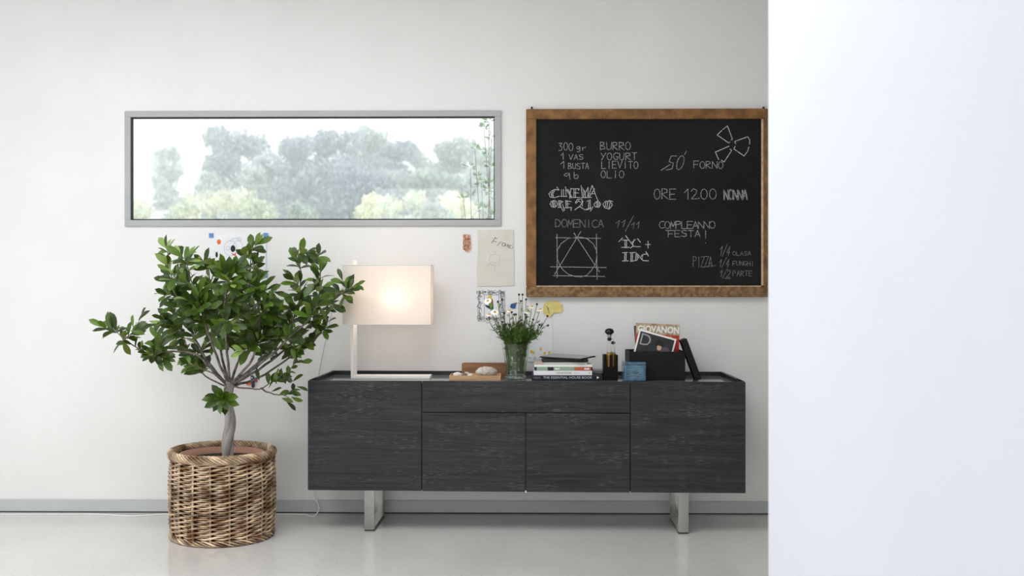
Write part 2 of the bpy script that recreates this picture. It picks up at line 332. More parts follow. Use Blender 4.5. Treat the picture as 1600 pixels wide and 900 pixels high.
# glazed opening in the left wall; rear one added for fill, both unseen
for nm, x0, x1, ax in (('window_2', LY0, LY1, 'y'),):
    wn = struct(empty(nm, None, None, (XL, 0, 0)))
    for k in range(4):
        yy = x0 + (x1 - x0) * k / 3
        box('window_frame', (XL - .14, yy - .03, .12), (XL - .08, yy + .03, LZ1), M['alu'], wn)
    box('window_frame', (XL - .14, x0, .12), (XL - .08, x1, .18), M['alu'], wn); box('window_frame', (XL - .14, x0, LZ1 - .06), (XL - .08, x1, LZ1), M['alu'], wn)
wn = struct(empty('fill_window', None, None, (0, YB - .1, 0)))  # added rear opening that houses the fill light
for k in range(4):
    xx = -2.42 + 4.42 * k / 3; box('window_frame', (xx - .03, YB - .13, .12), (xx + .03, YB - .07, 2.86), M['alu'], wn)

# ------------------------------------------------------------------ outside
ground = recentre(box('ground', (-60, 1.0, -1.2), (60, 90, -1.0), mat('meadow', (150, 160, 130), 0.9, col2=(170, 176, 140), scale=.6)))
struct(ground)
def leaf_cloud(mb, c, rx, ry, rz, n, size, mis=(0,), rng=rnd, hollow=.35):
    for _ in range(n):
        d = Vector((rng.gauss(0, 1), rng.gauss(0, 1), rng.gauss(0, 1))).normalized(); q = hollow + (1 - hollow) * rng.random() ** .6
        bump = 1 + .28 * noise.noise(Vector((d.x * 2.3 + c[0], d.y * 2.3 + c[1], d.z * 2.3)))
        p = Vector((c[0] + d.x * rx * q * bump, c[1] + d.y * ry * q * bump, c[2] + d.z * rz * q * bump))
        e = Euler((rng.uniform(0, 6.28), rng.uniform(0, 6.28), rng.uniform(0, 6.28))).to_matrix(); s = size * rng.uniform(.6, 1.3)
        u, v = e.col[0] * s, e.col[1] * s * .6
        mb.add([p - u, p - v * .9, p + u, p + v * .9], [(0, 1, 2, 3)], rng.choice(mis))
def tree(px, ptop, pw, depth, mkey, mk2, label, lobes=7, leaf=.14, n=4200, conic=False, name='background_tree', sparse=1.0, low=.86):
    top = P(px, ptop, depth); half = pw / 2 * depth / F; base = Vector((top.x, top.y, -1.0)); H = top.z + 1
    root = empty(name, label, 'tree' if name == 'background_tree' else 'bush', base, 'trees and bushes beyond the window')
    rg = random.Random(int(px * 7 + depth)); mb = MB(); crown_h = H * (low if name == 'background_tree' else .98)
    for k in range(lobes):
        fz = (k + .5) / lobes; zz = H - crown_h * fz * .9 - half * .25
        wd = half * (.45 + .75 * math.sin(PI * min(1, fz * .9 + .12))) if not conic else half * (.15 + .9 * fz)
        for j in range(3):
            ax = rg.uniform(-1, 1) * wd * .62
            leaf_cloud(mb, (base.x + ax, base.y + rg.uniform(-.5, .5) * wd, zz - 1 + rg.uniform(-.3, .3)), wd * .55, wd * .55, min(wd * .5, H * .3), int(n * sparse / lobes / 3), leaf, (0, 0, 1), rg)
    o = mb.build('foliage', [M[mkey], M[mk2]], root); o['kind'] = 'stuff'
    tr = MB(); tr.tube([base, base + Vector((.05, 0, H * .4)), base + Vector((-.03, 0, H * .8))], [half * .09 + .03, half * .06 + .02, .03], 7)
    for k in range(5):
        a = rg.uniform(0, 6.28); s0 = base + Vector((0, 0, H * (.35 + .09 * k))); tr.tube([s0, s0 + Vector((math.cos(a) * half * .6, math.sin(a) * half * .6, H * .15))], [half * .04 + .01, .01], 5)
    tr.build('trunk', M['tree_blue'], root)
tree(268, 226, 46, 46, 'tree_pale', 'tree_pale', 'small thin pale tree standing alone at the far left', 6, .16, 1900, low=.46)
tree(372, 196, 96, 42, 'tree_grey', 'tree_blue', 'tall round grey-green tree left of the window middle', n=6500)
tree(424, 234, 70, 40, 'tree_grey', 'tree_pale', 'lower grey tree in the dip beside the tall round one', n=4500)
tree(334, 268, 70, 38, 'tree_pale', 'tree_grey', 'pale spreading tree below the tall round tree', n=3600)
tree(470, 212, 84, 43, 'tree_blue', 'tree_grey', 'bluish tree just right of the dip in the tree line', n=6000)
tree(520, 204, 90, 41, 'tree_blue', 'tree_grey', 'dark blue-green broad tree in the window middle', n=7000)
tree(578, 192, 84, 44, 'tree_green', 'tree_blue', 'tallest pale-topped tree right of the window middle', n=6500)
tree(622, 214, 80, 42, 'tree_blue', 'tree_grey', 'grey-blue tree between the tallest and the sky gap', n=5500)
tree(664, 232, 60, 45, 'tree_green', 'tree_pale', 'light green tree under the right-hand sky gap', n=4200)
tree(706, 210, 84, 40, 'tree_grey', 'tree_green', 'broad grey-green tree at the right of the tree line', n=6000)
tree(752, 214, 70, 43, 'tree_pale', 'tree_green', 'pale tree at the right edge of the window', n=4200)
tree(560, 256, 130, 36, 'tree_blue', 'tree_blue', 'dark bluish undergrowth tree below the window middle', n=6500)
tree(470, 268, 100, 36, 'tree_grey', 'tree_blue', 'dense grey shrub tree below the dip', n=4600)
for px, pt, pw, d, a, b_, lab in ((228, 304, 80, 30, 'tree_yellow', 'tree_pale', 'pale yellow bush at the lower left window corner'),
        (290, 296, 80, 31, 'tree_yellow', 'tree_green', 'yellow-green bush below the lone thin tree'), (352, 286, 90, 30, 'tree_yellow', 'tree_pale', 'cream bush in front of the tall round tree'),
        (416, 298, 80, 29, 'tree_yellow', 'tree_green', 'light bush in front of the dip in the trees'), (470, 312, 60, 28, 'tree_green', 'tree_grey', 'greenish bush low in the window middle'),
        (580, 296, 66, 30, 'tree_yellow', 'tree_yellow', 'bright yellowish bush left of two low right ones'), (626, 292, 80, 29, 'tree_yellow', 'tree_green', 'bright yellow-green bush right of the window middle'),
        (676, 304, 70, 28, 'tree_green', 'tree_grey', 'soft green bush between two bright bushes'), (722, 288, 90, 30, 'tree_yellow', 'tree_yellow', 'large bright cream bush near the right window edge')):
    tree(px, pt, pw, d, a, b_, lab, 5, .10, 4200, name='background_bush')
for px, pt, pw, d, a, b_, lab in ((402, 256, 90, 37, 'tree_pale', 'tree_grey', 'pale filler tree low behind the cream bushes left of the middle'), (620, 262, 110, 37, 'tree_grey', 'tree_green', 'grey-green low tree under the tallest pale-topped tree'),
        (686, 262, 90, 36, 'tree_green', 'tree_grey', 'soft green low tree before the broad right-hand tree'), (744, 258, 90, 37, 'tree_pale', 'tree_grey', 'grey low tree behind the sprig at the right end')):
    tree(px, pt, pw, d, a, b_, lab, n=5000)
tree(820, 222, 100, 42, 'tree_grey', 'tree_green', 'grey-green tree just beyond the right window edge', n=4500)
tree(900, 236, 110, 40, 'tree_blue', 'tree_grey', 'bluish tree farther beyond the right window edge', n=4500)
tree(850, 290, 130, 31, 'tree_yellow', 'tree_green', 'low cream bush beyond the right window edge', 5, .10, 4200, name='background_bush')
hz = box('haze', (-40, 6, -1), (40, 60, 16), M['pane']); hm = bpy.data.materials.new('morning_haze'); hm.use_nodes = True; hn = hm.node_tree; hn.nodes.clear()
ho = hn.nodes.new('ShaderNodeOutputMaterial'); hs = hn.nodes.new('ShaderNodeVolumeScatter'); hs.inputs['Color'].default_value = (.98, .99, 1, 1); hs.inputs['Density'].default_value = .021; hn.links.new(hs.outputs[0], ho.inputs['Volume'])
hz.data.materials[0] = hm; recentre(hz); tag(hz, 'thin morning haze lying over the trees outside', 'haze', kind='stuff')
# sprig of a near shrub behind the pane
sr = empty('near_shrub', 'thin-stemmed green shrub growing close behind the right end of the window', 'shrub', FL(760, 860, -1.0) + Vector((0, 3.5, 0)))
sr.location = (P(758, 400, 7.5).x, P(758, 400, 7.5).y, -1.0)
mb = MB(); ml = MB(); rg = random.Random(3)
for (a, b_) in (((762, 470), (764, 190)), ((756, 470), (742, 232)), ((768, 470), (735, 262)), ((750, 470), (752, 284)), ((770, 470), (768, 215)), ((748, 470), (724, 312)), ((765, 470), (756, 200))):
    p0 = Vector((sr.location.x + rg.uniform(-.1, .1), sr.location.y + rg.uniform(-.2, .2), -1)); p1 = P(b_[0], b_[1], 7.5 + rg.uniform(-.2, .2)); mid = p0.lerp(p1, .55) + Vector((rg.uniform(-.05, .1), 0, 0))
    pts = [p0.lerp(mid, q / 4) for q in range(5)] + [mid.lerp(p1, q / 6) for q in range(1, 7)]
    mb.tube(pts, [.009 - .0007 * i for i in range(len(pts))], 5)
    for p in pts[4:]:
        for _ in range(9):
            d = Vector((rg.gauss(0, .7), rg.gauss(0, .7), rg.gauss(.5, .5))).normalized(); q = p + d * .015; s = d.cross(Vector((rg.random(), rg.random(), .2))).normalized() * .009; l = rg.uniform(.04, .075)
            ml.add([q, q + d * l * .5 + s, q + d * l, q + d * l * .5 - s], [(0, 1, 2, 3)])
mb.build('stem', M['twig'], sr); o = ml.build('foliage', M['sprig'], sr); o['kind'] = 'stuff'

# ------------------------------------------------------------------ sideboard
zl, zr = 4.235, 4.170
TOP = CAMH - .4665; BOT = CAMH - (766.5 - 450) / F * zl
pl, pr = P(481, 597, zl), P(1165, 597, zr)
ang = math.atan2(pr.y - pl.y, pr.x - pl.x); Wd = math.hypot(pr.x - pl.x, pr.y - pl.y); DP = .385
mid = (pl + pr) / 2
sbd = empty('sideboard', 'long black-stained oak sideboard on two chrome sled legs under the chalkboard', 'sideboard', (mid.x, mid.y, 0), rz=ang)
SX = worldmat(sbd)
def u_at(px):   # local x of a pixel column on the sideboard front
    r = ray(px, 600); n = Vector((-math.sin(ang), math.cos(ang), 0)); tt = (mid - CO).dot(n) / r.dot(n); q = CO + r * tt
    return (q - mid).dot(Vector((math.cos(ang), math.sin(ang), 0)))
def sb(name, a, b, m, bevel=0, parent=None): return box(name, a, b, m, parent or sbd, bevel, SX)
h = Wd / 2; g = .0022
x1, x2, x3 = u_at(659), u_at(821.5), u_at(984.5); zd = CAMH - (645 - 450) / F * 4.2
sb('carcass', (-h + .004, .022, BOT + .002), (h - .004, DP, TOP - .016), M['black'], .001)
def front(name, xa, xb, za, zb, lab=None):
    o = sb(name, (xa + g, 0, za + g), (xb - g, .020, zb - g), M['oak'], .0012)
    if lab: o['label'] = lab
    return o
front('door', -h - g, x1, BOT, TOP, 'full-height left door'); front('door', x3, h + g, BOT, TOP, 'full-height right door')
front('door', x1, x2, BOT - .001, zd, 'short door left of the middle'); front('door', x2, x3, BOT - .001, zd, 'short door right of the middle')
front('drawer', x1, x3, zd, TOP, 'wide middle drawer front')
for xx in (x2, x3): sb('door_pull', (xx - .0035, .001, BOT - .004), (xx + .0035, .018, BOT + .008), M['chrome'])
sb('side_panel', (-h, .022, BOT), (-h + .004, DP, TOP), M['oak']); sb('side_panel', (h - .004, .022, BOT), (h, DP, TOP), M['oak'])
TS = TOP - .009
sb('glass_top', (-h + .004, .022, TS - .007), (h - .004, DP - .002, TS), M['smoke'])
ri = .03; rz1 = TOP + .012
mb = MB().box((-h + ri, .03, TS), (-h + ri + .014, DP, rz1)).box((h - ri - .014, .03, TS), (h - ri, DP, rz1)).box((-h + ri, DP - .014, TS), (h - ri, DP, rz1))
mb.build('tray_rim', M['black'], sbd, 0, SX)
# sled legs of flat chrome strap
def leg(xc, side):
    w2 = .0255; y0, y1 = .055, .335; t2 = .008; mb = MB()
    mb.box((xc - w2, y0, .006), (xc + w2, y0 + t2, BOT)).box((xc - w2, y1 - t2, .006), (xc + w2, y1, BOT)).box((xc - w2, y0 + t2, .006), (xc + w2, y1 - t2, .006 + t2)).box((xc - w2, y0 + t2, BOT - .01), (xc + w2, y1 - t2, BOT))
    o = mb.build('leg', M['chrome'], sbd, .0015, SX)
    for yy in (y0, y1 - .04): box('foot_pad', (xc - w2 + .001, yy + .001, 0), (xc + w2 - .001, yy + .039, .006), M['rubber'], o, 0, SX)
lgz = 4.268
leg(u_at(573.5) + .0, -1); leg(u_at(1071) - .0, 1)
ZT = TS + .0006      # resting height on the glass top

# ------------------------------------------------------------------ flat drawing helpers on a plane (pixel polylines -> ribbons)
def ribbon(mb, pts, wd, to, nrm, mi=0):
    q = [to(*p) for p in pts]
    for a, b in zip(q, q[1:]):
        d = b - a
        if d.length < 1e-6: continue
        d.normalize(); s = d.cross(nrm).normalized() * wd / 2; e = d * wd * .35
        mb.add([a - e - s, b + e - s, b + e + s, a - e + s], [(0, 1, 2, 3)], mi)
def arc(cx, cy, rx, ry, a0=0, a1=360, n=14): return [(cx + rx * math.cos(R(a0 + (a1 - a0) * i / n)), cy + ry * math.sin(R(a0 + (a1 - a0) * i / n))) for i in range(n + 1)]
O_ = arc(.5, .5, .5, .5, 90, 450, 12)
FONT = {'A': [[(0, 0), (.5, 1), (1, 0)], [(.2, .35), (.85, .35)]], 'B': [[(0, 0), (0, 1), (.7, .95), (.8, .72), (0, .52), (.9, .4), (.95, .15), (0, 0)]], 'C': [[(1, .9), (.6, 1), (.15, .8), (0, .45), (.2, .1), (.6, 0), (1, .1)]],
 'D': [[(0, 0), (0, 1), (.6, .9), (1, .5), (.6, .08), (-.05, 0)]], 'E': [[(1, 1), (0, 1), (0, 0), (1, 0)], [(0, .5), (.8, .5)]], 'F': [[(1, 1), (0, 1), (0, 0)], [(0, .5), (.8, .5)]],
 'G': [[(1, .9), (.5, 1), (.1, .75), (0, .4), (.3, .05), (.8, .05), (1, .4), (.55, .4)]], 'H': [[(0, 0), (0, 1)], [(1, 0), (1, 1)], [(0, .5), (1, .5)]], 'I': [[(.5, 0), (.5, 1)]], 'K': [[(0, 0), (0, 1)], [(1, 1), (0, .45), (1, 0)]],
 'L': [[(0, 1), (0, 0), (1, 0)]], 'M': [[(0, 0), (.15, 1), (.5, .3), (.85, 1), (1, 0)]], 'N': [[(0, 0), (0, 1), (1, 0), (1, 1)]], 'O': [O_], 'P': [[(0, 0), (0, 1), (.8, .95), (.9, .65), (0, .5)]],
 'Q': [O_, [(.6, .3), (1, 0)]], 'R': [[(0, 0), (0, 1), (.8, .95), (.85, .65), (0, .5), (1, 0)]], 'S': [[(1, .9), (.4, 1), (0, .78), (.3, .55), (.9, .4), (.95, .12), (.5, 0), (0, .1)]], 'T': [[(0, 1), (1, 1)], [(.5, 1), (.5, 0)]],
 'U': [[(0, 1), (.05, .2), (.4, 0), (.85, .15), (1, 1)]], 'V': [[(0, 1), (.45, 0), (1, 1)]], 'Y': [[(0, 1), (.5, .5)], [(1, 1), (.1, 0)]], 'Z': [[(0, 1), (1, 1), (0, 0), (1, 0)]],
 '0': [O_], '1': [[(.1, .6), (.7, 1), (.7, 0)]], '2': [[(0, .75), (.3, 1), (.85, .85), (.8, .55), (0, 0), (1, 0)]], '3': [[(0, .95), (.8, .95), (.3, .6), (.9, .4), (.7, .05), (0, 0)]], '4': [[(.7, 0), (.7, 1), (0, .35), (1, .35)]],
 '5': [[(1, 1), (.2, 1), (.1, .6), (.8, .5), (.8, .1), (0, 0)]], '/': [[(0, -.15), (1, 1.2)]], '.': [[(.3, 0), (.5, .04)]], ',': [[(.6, .1), (.2, -.25)]], "'": [[(.7, 1.1), (.3, .6)]], '+': [[(0, .5), (1, .5)], [(.5, 0), (.5, 1)]], '!': [[(.5, 1), (.5, .2)], [(.5, -.25), (.55, -.3)]],
 'q': [[(.8, .9), (.3, .9), (0, .5), (.4, .3), (.8, .8), (.9, -.3)]], 'b': [[(0, 1), (0, .1), (.6, 0), (.9, .35), (.6, .6), (0, .4)]], 'g': [[(.8, .7), (.3, .7), (.1, .4), (.5, .2), (.85, .6), (.8, -.2), (.2, -.3)]], 'r': [[(.1, 0), (.1, .6)], [(.1, .4), (.8, .65)]],
 'a': [[(.8, .6), (.3, .65), (0, .3), (.3, 0), (.8, .3), (.8, .6), (.9, 0)]], 'n': [[(0, 0), (0, .6), (.5, .6), (.8, .4), (.8, 0)]], 'c': [[(.9, .55), (.3, .6), (0, .3), (.3, 0), (.9, .08)]], 'i': [[(.5, 0), (.5, .5)], [(.5, .75), (.52, .8)]], ' ': []}
def write(mb, txt, x0, y0, x1, y1, wd, to, nrm, mi=0, slant=0.0, gap=.28, jit=.05, rise=0, rot=0):
    """x0,y0 top-left ... x1,y1 bottom-right in pixels"""
    n = len(txt); cw = (x1 - x0) / (n + (n - 1) * gap); hh = y1 - y0; rg = random.Random(txt)
    for i, ch in enumerate(txt):
        ox = x0 + i * cw * (1 + gap); k = (rg.uniform(-jit, jit)) * hh
        sx = cw * rg.uniform(1 - jit, 1 + jit); th = rot
        for st in FONT.get(ch, []):
            pts = []
            for (a, b) in st:
                X = ox + a * sx + b * hh * slant; Y = y1 - b * hh + k - rise * (ox - x0)
                if rot: dx, dy = X - x0, Y - y0; X, Y = x0 + dx * math.cos(rot) - dy * math.sin(rot), y0 + dx * math.sin(rot) + dy * math.cos(rot)
                pts.append((X, Y))
            ribbon(mb, pts, wd, to, nrm, mi)

# ------------------------------------------------------------------ chalkboard
NB = Vector((0, -1, 0))
bx0, bx1, bz1, bz0 = W(822, 300).x, W(1197.5, 300).x, W(1000, 170, -.03).z, W(1000, 464, -.03).z
ix0, ix1, iz1, iz0 = W(838, 300, -.02).x, W(1190, 300, -.02).x, W(1000, 186.5, -.02).z, W(1000, 448, -.02).z
cb = empty('chalkboard', 'large black chalkboard covered in chalk writing in a worn brown wood frame', 'chalkboard', ((bx0 + bx1) / 2, -.02, bz0))
box('board', (ix0 - .01, -.018, iz0 - .01), (ix1 + .01, -.004, iz1 + .01), M['chalkboard'], cb)
o = box('frame_rail', (bx0, -.034, iz1), (bx1, -.002, bz1), M['frame'], cb, .003)
o = box('frame_rail', (bx0, -.036, bz0), (bx1, -.002, iz0), M['frameworn'], cb, .003); o['label'] = 'rougher, more worn bottom rail'
box('frame_rail', (bx0, -.034, iz0), (ix0, -.002, iz1), M['frame'], cb, .003)
box('frame_rail', (ix1 + .008, -.034, iz0), (bx1, -.002, iz1), M['frame'], cb, .003)
box('bead', (ix0, -.026, iz0 - .004), (ix1 + .008, -.017, iz0 + .006), M['bead'], cb)
box('bead', (ix1 - .002, -.026, iz0), (ix1 + .008, -.017, iz1), M['bead'], cb)
for px in (831, 1193): MB().tube([W(px, 172, -.012), W(px, 167, -.012)], .006, 8).build('hook', M['black'], cb)
tob = lambda x, y: W(x, y, -.0186)
def chalk(items, m, lab, wd=.0036):
    dr = MB()
    for it in items:
        if isinstance(it[0], str):
            mb = MB(); k = it[5] if len(it) > 5 else {}; write(mb, it[0], *it[1:5], k.get('w', wd), tob, NB, 0, **{a: b for a, b in k.items() if a != 'w'})
            mb.build('chalk_writing', m, cb)['label'] = lab
        else: ribbon(dr, it, wd, tob, NB)
    if dr.v: dr.build('chalk_drawing', m, cb)['label'] = lab
chalk([('300', 873, 223, 895, 235), ('gr', 900, 227, 917, 235), ('1', 876, 239, 882, 249), ('VAS', 889, 241, 911, 249), ('1', 875, 252, 884, 263), ('BUSTA', 888, 255, 920, 264), ('q', 881, 270, 892, 278), ('b', 897, 268, 905, 279),
       ('BURRO', 938, 222, 985, 234), ('YOGURT', 939, 239, 995, 250), ('LIEVITO', 940, 252, 997, 263), ('OLIO', 939, 267, 975, 278)], M['chalk'], 'recipe list in thin chalk', .0034)
chalk([('50', 1041, 243, 1066, 265, {'slant': .25}), ("'", 1067, 238, 1075, 249), [(1033, 266), (1047, 257)], ('FORNO', 1084, 252, 1130, 263), ('ORE', 1022, 295, 1056, 311), ('12', 1068, 295, 1090, 311), [(1091.5, 309.5), (1092.8, 310.2)], ('00', 1095, 295, 1119, 311)], M['chalk'], 'oven time and hour lines')
chalk([('NONNA', 1131, 296, 1167, 312, {'gap': .1}), ('NONNA', 1132, 297, 1168, 311, {'gap': .1})], M['chalk'], 'bold narrow word')
fx = lambda pts: [(1010 + x / 6.92, 190 + y / 6.92) for x, y in pts]
chalk([fx([(815, 95), (765, 145), (890, 230)]), fx([(890, 230), (900, 222)]), fx([(828, 84), (876, 46), (930, 190), (916, 200)]), fx([(955, 215), (1095, 163), (1118, 200), (1116, 243)]), fx([(955, 215), (965, 240)]), fx([(1108, 275), (1095, 320), (1056, 372), (945, 295), (960, 268)]),
       fx([(893, 266), (745, 330), (782, 412)]), fx([(810, 416), (840, 436), (922, 312), (905, 298)])], M['chalkbright'], 'three-bladed fan drawing', .0042)
cz = lambda pts: [(850 + x / 10, 280 + y / 10) for x, y in pts]
bold = []
for t0 in ([(235, 170), (200, 120)], [(235, 170), (180, 160), (120, 180), (75, 230), (100, 280), (160, 290), (240, 265)], [(140, 185), (110, 230), (130, 275)], [(165, 180), (135, 230), (150, 280)],
           [(275, 160), (275, 270)], [(305, 160), (305, 270)], [(255, 270), (330, 265)], [(340, 130), (345, 265)], [(330, 120), (425, 295)], [(375, 160), (440, 290)], [(420, 140), (400, 300)], [(360, 270), (300, 270)],
           [(420, 150), (550, 150)], [(470, 160), (465, 285)], [(495, 160), (490, 285)], [(480, 215), (540, 215)], [(440, 285), (560, 285)], [(550, 150), (540, 175)], [(580, 100), (600, 280)], [(575, 110), (650, 210), (690, 120)], [(620, 160), (620, 285)], [(690, 120), (685, 285)], [(640, 200), (650, 280)],
           [(750, 100), (690, 285)], [(755, 100), (830, 310)], [(790, 150), (700, 290)], [(715, 230), (790, 225)], [(580, 290), (740, 285)],
           [(160, 330), (110, 350), (95, 390), (120, 430), (170, 440), (210, 400), (200, 350), (160, 330)], [(145, 340), (150, 430)], [(170, 335), (175, 435)], [(130, 350), (130, 420)], [(230, 335), (235, 440)], [(255, 335), (260, 440)], [(230, 335), (300, 350), (240, 385), (300, 500)], [(290, 390), (320, 490)], [(215, 440), (270, 440)],
           [(340, 335), (345, 450)], [(365, 340), (370, 450)], [(335, 335), (425, 350)], [(350, 385), (400, 385)], [(330, 450), (430, 440), (420, 490)],
           [(490, 370), (520, 315), (580, 310), (610, 350), (560, 420), (480, 480)], [(500, 380), (540, 335), (570, 360)], [(500, 460), (560, 430), (640, 480), (700, 470)], [(590, 310), (600, 420)], [(690, 330), (650, 360), (700, 330), (695, 470)], [(720, 320), (725, 470)], [(640, 475), (740, 450)], [(765, 430), (725, 500)], [(755, 440), (735, 490)],
           [(780, 390), (820, 350), (860, 350), (890, 390), (850, 440), (800, 430), (780, 390)], [(840, 320), (845, 440)], [(820, 350), (830, 430)], [(865, 355), (865, 440)], [(920, 390), (960, 345), (1030, 345), (1070, 400), (1020, 465), (950, 450), (920, 390)], [(970, 350), (950, 450)], [(1000, 345), (980, 455)], [(1035, 350), (1010, 470)], [(1010, 330), (1075, 350)]):
    bold.append(cz(t0))
chalk(bold, M['chalkbright'], 'bold two-line lettering with hatched strokes', .0036)
chalk([('DOMENICA', 868, 343, 943, 355, {'gap': .12}), ('11', 960, 344, 976, 355, {'slant': .3}), ('/', 977, 341, 990, 359), ('11', 985, 347, 999, 357, {'slant': .2})], M['chalkdim'], 'thin day and date line', .0036)
dg = lambda pts: [(850 + x / 8.89, 355 + y / 8.89) for x, y in pts]
chalk([dg([(180, 95), (183, 700)]), dg([(728, 95), (737, 730)]), dg([(160, 145), (790, 155)]), dg([(90, 550), (865, 560)]), dg([(125, 672), (845, 685)]), dg([(510, 60), (150, 650)]), dg([(415, 80), (770, 620)]),
       dg([(458, 140), (340, 155), (240, 225), (185, 320), (185, 440), (215, 520), (260, 590), (340, 655), (430, 685), (520, 690), (590, 670), (660, 600), (720, 500), (735, 400), (725, 320), (690, 240), (600, 160), (520, 138), (458, 140)])], M['chalk'], 'circle, square and triangle diagram', .0036)
ic = lambda pts: [(850 + x / 8.89, 355 + y / 8.89) for x, y in pts]
chalk([ic(a) for a in ([(1040, 200), (1090, 150)], [(1090, 180), (1170, 180)], [(1125, 180), (1125, 285)], [(1145, 180), (1145, 285)], [(1080, 280), (1190, 280)], [(1135, 120), (1250, 270)], [(1270, 170), (1215, 220), (1250, 270), (1340, 270)], [(1250, 175), (1230, 240)], [(1300, 160), (1340, 210)], [(1200, 290), (1240, 260)],
      [(1410, 240), (1475, 240)], [(1445, 195), (1445, 290)], [(1090, 355), (1160, 350)], [(1120, 355), (1120, 465)], [(1140, 355), (1140, 465)], [(1085, 468), (1170, 468)], [(1210, 355), (1205, 470)], [(1230, 355), (1225, 470)], [(1190, 355), (1270, 350), (1325, 400), (1290, 460), (1200, 475)], [(1280, 360), (1275, 455)], [(1300, 370), (1300, 440)],
      [(1415, 340), (1450, 400)], [(1440, 370), (1370, 380), (1335, 425), (1380, 465), (1450, 468)], [(1370, 385), (1360, 450)])], M['chalkbright'], 'bold serif initials with a plus sign', .0042)
chalk([('COMPLEANNO', 1030, 346, 1117, 357, {'gap': .05}), ('FESTA', 1044, 360, 1094, 370), [(1040, 360), (1057, 360)], ('!', 1099, 360, 1106, 375)], M['chalk'], 'birthday party note')
chalk([('PIZZA', 1083, 401, 1113, 417, {'gap': .05}), [(1105, 416), (1118, 415)], ('1/4', 1123, 384, 1139, 399, {'slant': .2}), ('1/4', 1122, 405, 1138, 417, {'slant': .2}), ('1/2', 1123, 422, 1140, 433, {'slant': .2}), [(1132, 435), (1141, 435)],
       ('OLASA', 1145, 393, 1173, 399), ('FUNGHI', 1145, 408, 1178, 415), ('PARTE', 1145, 423, 1175, 431)], M['chalkdim'], 'small pizza fractions list', .0032)

# ------------------------------------------------------------------ papers on the wall
def sheet(name, pts, m, label, cat='drawing', y=-.004, th=.0012, par=None):
    """thin paper sheet with real thickness from an outline in pixels on the wall"""
    n = len(pts); a = [W(px, py, y) for px, py in pts]; b = [v + Vector((0, th, 0)) for v in a]
    mb = MB().add(a + b, [tuple(range(n)), tuple(range(2 * n - 1, n - 1, -1))] + [(i, i + n, (i + 1) % n + n, (i + 1) % n) for i in range(n)])
    if par is not None: return mb.build(name, m, par)
    return mb
def paper(name, pts, m, label, cat='drawing', y=-.004):
    xs = [W(a, b, y) for a, b in pts]; c = Vector((sum(v.x for v in xs) / len(xs), y, min(v.z for v in xs)))
    root = empty(name, label, cat, c); sheet('sheet', pts, m, None, y=y, par=root); return root
def blob(par, name, pts, m, y=-.0048): 
    n = len(pts); mb = MB().add([W(a, b, y) for a, b in pts], [tuple(range(n))]); return mb.build(name, m, par)
def lines(par, name, strokes, m, wd=.002, y=-.0047):
    mb = MB(); to = lambda a, b: W(a, b, y)
    for s in strokes:
        if isinstance(s[0], str): write(mb, *s, wd, to, NB) if len(s) == 5 else write(mb, *s[:5], wd, to, NB, **s[5])
        else: ribbon(mb, s, wd, to, NB)
    return mb.build(name, m, par)
p = paper('childs_drawing', [(329, 366), (416, 367), (415, 431), (330, 430)], M['paper'], 'white child drawing with an orange dot, held by blue tape behind the tree')
for x, y_ in ((330, 368), (415, 367.5), (414.5, 429.5)): sheet('tape', [(x - 3.6, y_ - 3.6), (x + 3.6, y_ - 3.6), (x + 3.6, y_ + 3.6), (x - 3.6, y_ + 3.6)], M['tape'], None, y=-.0056, par=p)
blob(p, 'orange_dot', arc(342, 378, 3.2, 4, n=12)[:-1], M['orange']); blob(p, 'black_oval', arc(364, 388.5, 3.8, 5.4, n=12)[:-1], M['ink']); blob(p, 'black_oval', arc(338.5, 398, 1.9, 4.6, n=12)[:-1], M['ink'])
blob(p, 'pink_mark', [(361, 395), (366, 397), (369, 394), (368, 400), (364, 399)], M['pink'])
lines(p, 'pencil_drawing', [arc(360, 388, 10, 12), arc(368, 378, 8, 6, 180, 340), arc(372, 384, 7, 8), [(334, 392), (337, 394)], [(341, 392), (339, 394)], arc(356, 388, 3, 3), arc(374, 374, 3, 3)], M['greytext'], .0016)
p = paper('paper_clipping', [(723.5, 366), (735, 366.5), (735.6, 374), (736.4, 388), (733, 394), (728, 393.5), (723, 389)], M['tan'], 'small reddish-brown patterned paper clipping pinned below the window corner', 'clipping')
lines(p, 'printed_pattern', [arc(729.5, 380, 5, 5.5), arc(729, 387, 4, 4), [(724, 367.5), (727, 372), (734, 373)], [(724, 374), (735, 374)], arc(729.6, 380, 2.4, 3), [(725, 390), (733, 386)], [(727, 367), (727, 373)], [(732, 367), (732, 373)]], M['brownink'], .0034)
p = paper('note_sheet', [(746, 359.5), (802.5, 359), (803, 400), (803.5, 446), (775, 447.5), (745.5, 447), (745, 428), (746.5, 395)], M['cream'], 'tall cream paper with a pencilled name and a smiling sun')
lines(p, 'handwriting', [[(774, 371), (768, 380)], [(773, 371.5), (777, 373)], [(771, 377), (776, 378)], [(781, 379), (777, 384)], [(780, 379.5), (784, 378)], arc(787, 382, 2.6, 2.4), [(790, 381), (790, 385)], [(792, 386), (793, 382), (795, 383), (794, 387)], [(799, 383.5), (796, 384), (796, 387.5), (799, 388)], [(801, 385), (801, 388)], [(800.5, 382), (801, 382.2)]], M['pencildark'], .0026)
lines(p, 'sun_doodle', [arc(773, 406, 8.5, 9), arc(772.5, 407, 4.5, 4, 20, 150), [(762, 393), (767, 398)], [(770, 391), (772, 395)], [(775, 391), (774, 396)], [(761, 416), (766, 411)], [(773, 416), (773.5, 422)], [(781, 400), (785, 397)]], M['greytext'], .0015)
p = paper('framed_doodle', [(745, 453), (789, 453.5), (788.5, 502), (745.5, 501.5)], M['paper'], 'white drawing of a bright parrot inside a scribbled grey border')
rg = random.Random(5); st = []
